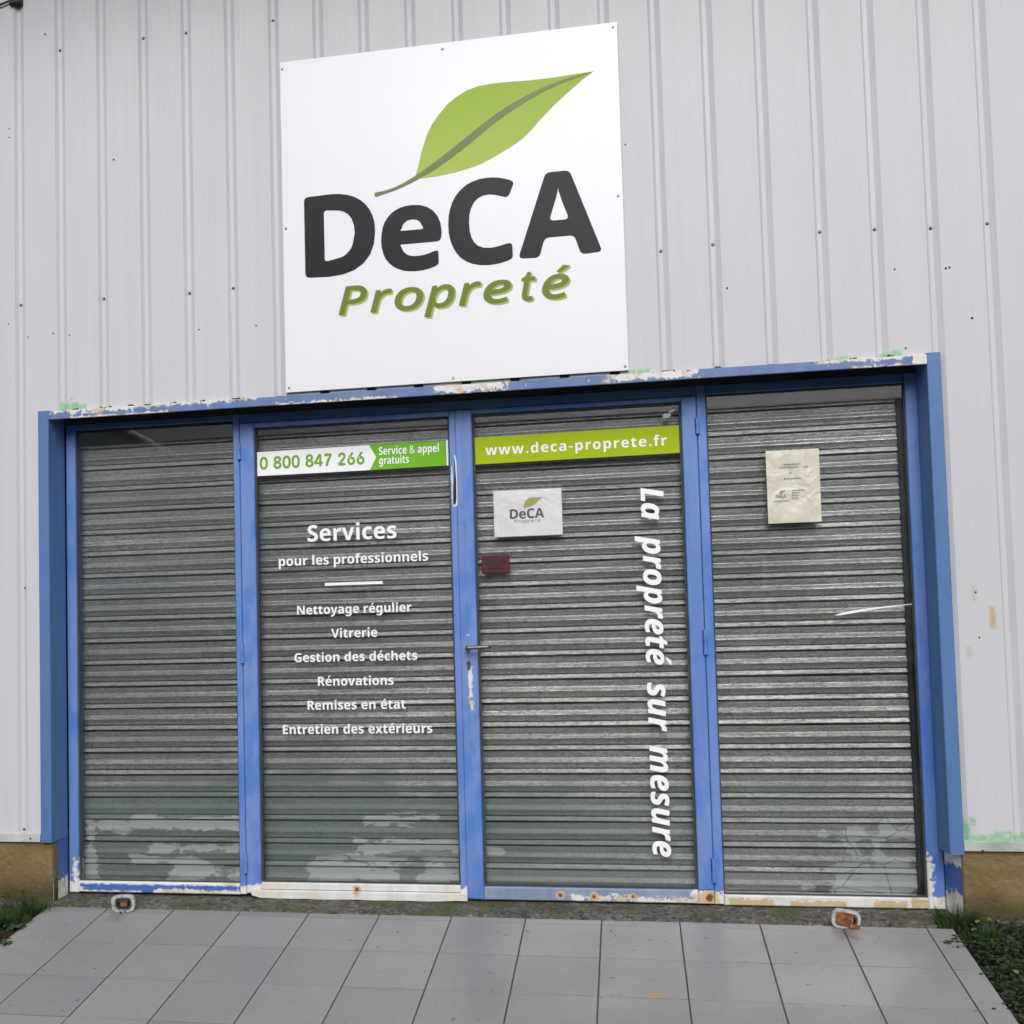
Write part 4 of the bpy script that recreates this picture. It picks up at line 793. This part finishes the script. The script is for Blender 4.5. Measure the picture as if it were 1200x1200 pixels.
sv = thing('services_lettering', (1.26, YG, .64), 'white vinyl list of cleaning services under a Services heading on the left door glass', 'lettering')
for tx, x0, x1, z in (('Services', 1.064, 1.454, 1.466), ('pour les professionnels', .933, 1.587, 1.365), ('Nettoyage régulier', 1.011, 1.511, 1.153), ('Vitrerie', 1.160, 1.361, 1.050),
                      ('Gestion des déchets', .995, 1.527, .949), ('Rénovations', 1.097, 1.427, .846), ('Remises en état', 1.049, 1.473, .745), ('Entretien des extérieurs', .938, 1.584, .6425)):
    w, _ = layout(tx, 'B'); k_ = (x1 - x0) / w; xw = x0
    for wd in tx.split(' '):
        ww, ps = layout(wd, 'B'); add_flat('word', [[(xw + px * k_, z + py * k_) for px, py in p] for p in ps], YG, M['vinyl'], sv, .0003)
        w2, _ = layout(wd + ' l', 'B'); wl, _ = layout('l', 'B'); xw += (w2 - wl) * k_
MB().box(1.136, 1.390, YG - .0004, YG + .0003, 1.2735, 1.2855).build('divider_line', M['vinyl'], sv)

sl = thing('slogan_lettering', (2.52, YG, .14), 'white italic slogan lettering running down the right door glass', 'lettering')
for word, z0, z1 in (('La', 1.630, 1.499), ('propreté', 1.434, .905), ('sur', .836, .641), ('mesure', .583, .140)):
    add_flat('word', bolder(orient([[(2.474 + y, z0 - x) for x, y in p] for p in text_polys(word, 'J', 0, z0 - z1, 0, em=.1875)]), .0012), YG, M['vinyl'], sl, .0003)

pp = thing('logo_sheet', (2.01, .156, 1.449), 'small white sheet with dark DeCA logo in a clear sleeve on the right door', 'paper')
def sheet(x0, x1, z0, z1, y, bend, n=10, m=8, seed=1):
    r = random.Random(seed); v = []; f = []
    for j in range(m + 1):
        for i in range(n + 1):
            e = 0 if i in (0, n) or j in (0, m) else 1
            v.append((x0 + (x1 - x0) * i / n, y - abs(r.gauss(0, bend)) * e, z0 + (z1 - z0) * j / m))
    for j in range(m):
        for i in range(n): a = j * (n + 1) + i; f.append((a, a + 1, a + n + 2, a + n + 1))
    return v, f
v, f = sheet(1.871, 2.153, 1.453, 1.646, .1478, .0004); add('paper', v, f, M['paper'], pp, True)
v, f = sheet(1.8655, 2.157, 1.4495, 1.664, .1462, .0003, seed=2); add('plastic_sleeve', v, f, M['sleeve'], pp, True)
lo_, md_ = leaf_shapes(1.994, 1.571, .112)
add_flat('leaf_emblem', [lo_], .1468, M['inkgold'], pp, .0002)
k = .1425 / 1.229
sub = lambda polys: [[(1.937 + (x - 1.122) * k, 1.526 + (z - 2.560) * k) for x, z in p] for p in polys]
add_flat('lettering', sub(deca), .1468, M['inkdark'], pp, .0002)
add_flat('tagline', [[(x, z + .002) for x, z in p] for p in sub(prop(0, 0))], .1468, M['inkgrey'], pp, .0002)
for i in range(8): x = 1.892 + i * .032; MB().box(x, x + random.uniform(.008, .018), .1455, .1458, 1.654, 1.657).build('punched_hole', M['inkdark'], pp)

nt = thing('paper_notice', (3.07, .147, 1.46), 'cream crumpled notice sheet with faded print taped to the right window', 'paper')
v, f = sheet(2.969, 3.1725, 1.463, 1.755, .1470, .0012, 14, 18, 4); add('sheet', v, f, M['notice'], nt, True)
for x0, x1, z in ((3.035, 3.102, 1.696), (3.020, 3.095, 1.685), (3.112, 3.130, 1.684), (3.057, 3.067, 1.661), (3.035, 3.101, 1.639), (2.993, 3.052, 1.550), (3.064, 3.113, 1.591), (3.064, 3.093, 1.581), (3.064, 3.088, 1.571), (3.062, 3.089, 1.560)):
    x = x0; mb = MB()
    while x < x1:
        w = min(random.uniform(.004, .011), x1 - x); mb.box(x, x + w, .1428, .1431, z, z + .0034); x += w + .0018
    mb.build('text_line', M['inkgrey'], nt)
k2 = .040 / 1.229
add_flat('lettering', [[(3.001 + (x - 1.122) * k2, 1.5665 + (z - 2.560) * k2) for x, z in p] for p in deca], .1428, M['inkgrey'], nt, .0002)
add_flat('leaf_emblem', [leaf_shapes(3.014, 1.581, .036)[0]], .1428, M['inkgrey'], nt, .0002)

rd = thing('red_plate', (1.873, .147, 1.302), 'small dark red plastic plate stuck low beside the logo sheet', 'plate')
MB().cbox(1.8145, 1.9305, .1425, .1492, 1.302, 1.376, .003).build('plate_body', M['red'], rd)
MB().cbox(1.826, 1.919, .1415, .1424, 1.320, 1.366, .0006).build('dark_face', M['red_dark'], rd)

ts = thing('window_sticker', (2.60, YG, 1.914), 'tiny lilac and pale yellow sticker in the top right corner of the right door glass', 'sticker')
flat_panel('lilac_blob', [(2.573, 1.916), (2.570, 1.924), (2.578, 1.931), (2.590, 1.931), (2.600, 1.934), (2.606, 1.926), (2.602, 1.917), (2.590, 1.913)], M['lilac'], ts)
flat_panel('yellow_wing', [(2.596, 1.9345), (2.606, 1.934), (2.622, 1.9415), (2.627, 1.946), (2.610, 1.9435), (2.598, 1.939)], M['yellowish'], ts)

# strip of white film hanging inside the right window
st_ = MB()
pts = [(3.206, 1.090, .0004), (3.23, 1.094, .0042), (3.27, 1.101, .0050), (3.33, 1.110, .0042), (3.40, 1.118, .0026), (3.46, 1.1235, .0016), (3.499, 1.1262, .0012)]
a = [(x, z + w) for x, z, w in pts] + [(x, z - w) for x, z, w in pts[::-1]]
so = add_flat('film_strip', [a], .1485, M['vinyl'], None, .0003); so['label'] = 'thin white strip of torn film slanting across the right window'; so['category'] = 'film'

# ------------------------------------------------------------------ shutter ground locks
def rrect(cx, cz, w, h, r, n=5):
    out = []
    for sx, sz, a0 in ((1, 1, 0), (-1, 1, 90), (-1, -1, 180), (1, -1, 270)):
        for k in range(n + 1):
            a = math.radians(a0 + 90 * k / n); out.append((cx + sx * (w / 2 - r) + r * math.cos(a), cz + sz * (h / 2 - r) + r * math.sin(a)))
    return out
def ground_lock(x, y, z, tilt, label, core, pin):
    t = thing('ground_lock', (x, y, z - .04), label, 'lock', 'shutter locks at the foot of the doors')
    def spin(P):
        c, s = math.cos(tilt), math.sin(tilt); return [(x + (a - x) * c - (b - z) * s, z + (a - x) * s + (b - z) * c) for a, b in P]
    add_flat('back_plate', [spin(rrect(x, z, .090, .060, .018))], y + .006, M['iron_dark'], t, .003)
    add_flat('lock_plate', [spin(rrect(x, z, .100, .070, .024)), spin(rrect(x + .002, z, .074, .048, .018))[::-1]], y - .004, M['plate'], t, .007)
    add_flat('ring', [spin(rrect(x + .004, z, .072, .048, .020)), spin(rrect(x + .004, z, .058, .034, .015))[::-1]], y - .0128, M['steel'], t, .0016)
    if core == 'steel':
        add_flat('lock_core', [spin(rrect(x + .004, z - .004, .030, .018, .006))], y - .006, M['rust'], t, .006)
        add_flat('core_cap', [spin(rrect(x + .004, z + .009, .040, .010, .004))], y - .008, M['steel'], t, .006)
    else:
        add_flat('lock_core', [spin(rrect(x - .006, z + .001, .060, .046, .010))], y - .008, M['rust'], t, .009)
    if pin:
        zb = path_z(y - .03) + .001
        MB().cbox(x - .012, x + .013, y - .032, y - .008, zb, z - .024, .003).build('lock_pin', M['plate'], t)
        MB().tube([(x, y - .031, (zb + z - .024) / 2), (x, y - .0335, (zb + z - .024) / 2)], .0045, 8).build('pin_hole', M['hole'], t)
    else:
        MB().tube([(x + .008, y - .016, z - .026), (x + .044, y - .016, z - .030)], [.012, .010], 8).build('lock_pin', M['rust'], t)
ground_lock(.312, -.090, -.029, .06, 'pale shutter lock with a rusty heart on the threshold below the left window', 'steel', True)
ground_lock(3.152, -.105, -.030, -.16, 'rust brown shutter lock in a white ring at the foot of the right window', 'rust', False)

# overhead cable and clip at the top left
cb = thing('cable_clip', (-.19, -.01, 3.93), 'black cable end in a dark clip on the ribbed wall, top left corner', 'cable')
MB().tube([(-2.2, -.012, 3.90), (-1.2, -.012, 3.895), (-.6, -.012, 3.905), (-.27, -.012, 3.925), (-.22, -.012, 3.938)], .0045, 8).build('cable', M['iron_dark'], cb)
MB().cbox(-.225, -.166, -.022, .006, 3.917, 3.99, .004).build('clip', M['iron_dark'], cb)

# ------------------------------------------------------------------ plants
def leaf_quad(mb, p, d, up, ln, w):
    side = d.cross(up).normalized(); n = side.cross(d).normalized(); k = len(mb.v)
    for t, ww, h in ((0, .15, 0), (.35, 1, .12), (.7, .75, .10), (1, .05, -.10)):
        c = p + d * (ln * t) + n * (ln * h)
        mb.v += [tuple(c - side * (w * ww / 2)), tuple(c + side * (w * ww / 2))]
    for i in range(3): mb.f.append((k + 2 * i, k + 2 * i + 1, k + 2 * i + 3, k + 2 * i + 2))
def gz(x, y): return path_z(y) - .022
def cover(name, n, region, label, seed, size=(.014, .03), dens=1.0):
    r = random.Random(seed); mb = MB(); c = 0
    while c < n:
        x, y = r.uniform(region[0], region[1]), r.uniform(region[2], region[3])
        e = region[4](x, y)
        if e <= 0: continue
        h = r.uniform(0, .085) * min(1, e / .10) * (.5 + .5 * math.sin(x * 23 + 2 * y) * math.cos(y * 19)) + r.uniform(0, .018)
        p = Vector((x, y, gz(x, y) + h)); a = r.uniform(0, 6.28); d = Vector((math.cos(a), math.sin(a), r.uniform(-.35, .5))).normalized()
        leaf_quad(mb, p, d, Vector((r.uniform(-.4, .4), r.uniform(-.5, .2), 1)).normalized(), r.uniform(*size), r.uniform(.4, .62) * size[1] * .8); c += 1
    o = mb.build(name, M['cover']); o['kind'] = 'stuff'; o['label'] = label; return o
def edge_r(x, y): 
    b = 3.492 + .040 * math.sin(y * 31) + .026 * math.sin(y * 13 + 1) - max(0, .02 - abs(y + .42) * .2); return (x - b) if y < -.05 else min(x - 3.56, -.01 - y)
cover('ground_cover', 14000, (3.45, 4.9, -1.5, -.03, edge_r), 'low dark leafy ground cover beside the right edge of the tiled path', 21)
def edge_l(x, y):
    b = -.045 - .018 * math.sin(y * 27) + .020 * math.sin(y * 11) + (.05 if -.32 < y < -.22 else 0); return (b - x)
cover('ground_cover', 2600, (-1.3, .02, -.9, -.02, edge_l), 'low dark weeds beside the left edge of the tiled path', 22, (.012, .026))
def tuft(x, y, n, h, spread, label, seed, group='grass tufts along the wall foot'):
    r = random.Random(seed); mb = MB(); z0 = gz(x, y) if y < -.05 else -.055
    for i in range(n):
        a = r.uniform(0, 6.28); rad = spread * math.sqrt(r.random()) * .5; p = Vector((x + rad * math.cos(a), y + rad * math.sin(a) * .6, z0)); ln = h * r.uniform(.5, 1.1)
        lean = Vector((math.cos(a) * r.uniform(.1, .8), math.sin(a) * .5 * r.uniform(.1, .8) - .1, 0)); w = r.uniform(.0018, .0036); sd_ = Vector((-math.sin(a + 1), math.cos(a + 1), 0)); k = len(mb.v)
        for t in (0, .35, .7, 1):
            c = p + Vector((0, 0, ln * (t - .25 * t * t * lean.length))) + lean * (ln * t * t * .8); mb.v += [tuple(c - sd_ * w * (1 - t * .9)), tuple(c + sd_ * w * (1 - t * .9))]
        for q in range(3): mb.f.append((k + 2 * q, k + 2 * q + 1, k + 2 * q + 3, k + 2 * q + 2))
    o = mb.build('grass_tuft', M['grass']); o['label'] = label; o['category'] = 'grass'; o['group'] = group
tuft(3.545, -.055, 420, .10, .13, 'bright green grass tuft at the right end of the threshold', 31)
tuft(3.60, -.13, 160, .07, .12, 'sparse grass tuft just in front of the bright one at the right wall foot', 32)
tuft(-.12, -.10, 320, .08, .20, 'dark grass tuft against the wall foot left of the path', 33)
tuft(-.22, -.22, 260, .09, .22, 'dark grass tuft at the left border of the photo, away from the wall', 34)
tuft(-.085, -.22, 120, .055, .10, 'short grass tuft leaning over the left edge of the tiles', 35)
def weed(x, y, n, ln, label, seed):
    r = random.Random(seed); mb = MB(); z0 = gz(x, y)
    for i in range(n):
        a = i * 2.4 + r.uniform(-.3, .3); d = Vector((math.cos(a), math.sin(a), r.uniform(.15, .6))).normalized(); leaf_quad(mb, Vector((x, y, z0 + .02)), d, Vector((0, 0, 1)), ln * r.uniform(.6, 1), ln * .42)
    o = mb.build('broadleaf_weed', M['weed']); o['label'] = label; o['category'] = 'weed'; o['group'] = 'broadleaf weeds at the path edges'
weed(-.065, -.285, 9, .055, 'small broadleaf weed reaching over the left tile edge', 41)
weed(-.035, -.42, 6, .045, 'broadleaf weed at the left border nearest the viewer', 42)
weed(3.60, -.36, 10, .06, 'broadleaf weed in the ground cover right of the first tile joint', 43)
weed(3.62, -.62, 9, .06, 'broadleaf weed low in the right corner of the ground cover', 44)
def dead(x, y, z, s, rz, m, label, nm='fallen_leaf', group='fallen leaves on the ground'):
    mb = MB(); d = Vector((math.cos(rz), math.sin(rz), .18)).normalized(); leaf_quad(mb, Vector((x, y, z)), d, Vector((0, -.3, 1)).normalized(), s, s * .55)
    mb.v += [tuple(Vector(v) + Vector((0, 0, -.0006))) for v in mb.v]; n = len(mb.v) // 2; mb.f += [tuple(n + i for i in f)[::-1] for f in list(mb.f)]
    o = mb.build(nm, m); o['label'] = label; o['category'] = 'leaf'; o['group'] = group
dead(1.19, -.078, path_z(-.078) + .003, .034, .35, M['bleaf'], 'curled brown leaf on the tiles below the left door')
for (x, y, dz, s, a, lb) in ((3.60, -.10, .05, .030, 1.0, 'yellow leaf on the ground cover nearest the right wall tuft'), (3.66, -.075, .05, .032, 2.4, 'yellow leaf close to the tan wall at the right edge'), (3.565, -.165, .05, .024, .4, 'small yellow leaf by the right tile edge'), (3.60, -.52, .06, .030, 1.9, 'yellow leaf half hidden low in the right ground cover')):
    dead(x, y, gz(x, y) + dz, s, a, M['yleaf'], lb)

# ------------------------------------------------------------------ the other side of the yard, behind the viewer
ob = thing('neighbour_building', (2, -17, -.56), 'long dark brick building across the yard, behind the viewer', 'building')
brick = simple('grey_render', (.30, .30, .29), .85, 0, .25, 4)
MB().box(-30, 34, -25, -17, -.6, 5.2).build('wall', brick, ob)
mb = MB(); mb.v += [(-30.4, -16.5, 5.2), (34.4, -16.5, 5.2), (34.4, -21, 7.2), (-30.4, -21, 7.2), (-30.4, -25.5, 5.2), (34.4, -25.5, 5.2)]; mb.f += [(0, 1, 2, 3), (3, 2, 5, 4), (0, 3, 4), (1, 5, 2), (0, 4, 5, 1)]
mb.build('roof', M['roof'], ob)
for i in range(8):
    x = -27 + i * 7.6
    w = MB().box(x, x + 1.8, -17.02, -16.96, .9, 2.5).build('window', M['vinyl'], ob); MB().box(x + .08, x + 1.72, -16.95, -16.94, .98, 2.42).build('pane', M['box'], w)

gb = thing('gabled_house', (-9, -15, -.56), 'white gabled house with blue windows across the yard, behind the viewer', 'building')
mb = MB(); mb.v += [(-14, -15, -.6), (-4.5, -15, -.6), (-4.5, -15, 4.0), (-9.2, -15, 6.6), (-14, -15, 4.0), (-14, -16.9, -.6), (-4.5, -16.9, -.6), (-4.5, -16.9, 4.0), (-9.2, -16.9, 6.6), (-14, -16.9, 4.0)]
mb.f += [(4, 3, 2, 1, 0), (5, 6, 7, 8, 9), (0, 5, 9, 4), (1, 2, 7, 6)]; mb.build('wall', simple('white_render', (.42, .42, .41), .8, 0, .08, 3), gb)
mb = MB(); mb.v += [(-14.5, -14.7, 3.7), (-9.2, -14.7, 6.56), (-4.0, -14.7, 3.7), (-14.5, -16.95, 3.7), (-9.2, -16.95, 6.56), (-4.0, -16.95, 3.7)]; mb.f += [(0, 1, 4, 3), (1, 2, 5, 4)]; mb.build('roof', M['roof'], gb)
for x, z in ((-12.5, 1.0), (-9.9, 1.0), (-7.2, 1.0), (-9.9, 3.6)): MB().box(x, x + 1.4, -14.99, -14.95, z, z + 1.5).build('window', M['sill_blue'], gb)
hd = MB(); rh = random.Random(77)  # unseen hedge added to darken the reflections low in the glass
for k in range(7000):
    a = rh.uniform(-24, 26); leaf_quad(hd, Vector((a, -12.6 + rh.uniform(-.5, .5), -.55 + 2.2 * rh.random() + .25 * math.sin(a * 2))), Vector((rh.uniform(-1, 1), rh.uniform(-1, 1), rh.uniform(-.6, .8))).normalized(), Vector((0, .3, 1)), .30, .22)
o = hd.build('hedge', M['weed']); o['label'] = 'long green hedge added unseen behind the viewer, for dark glass reflections'; o['category'] = 'hedge'
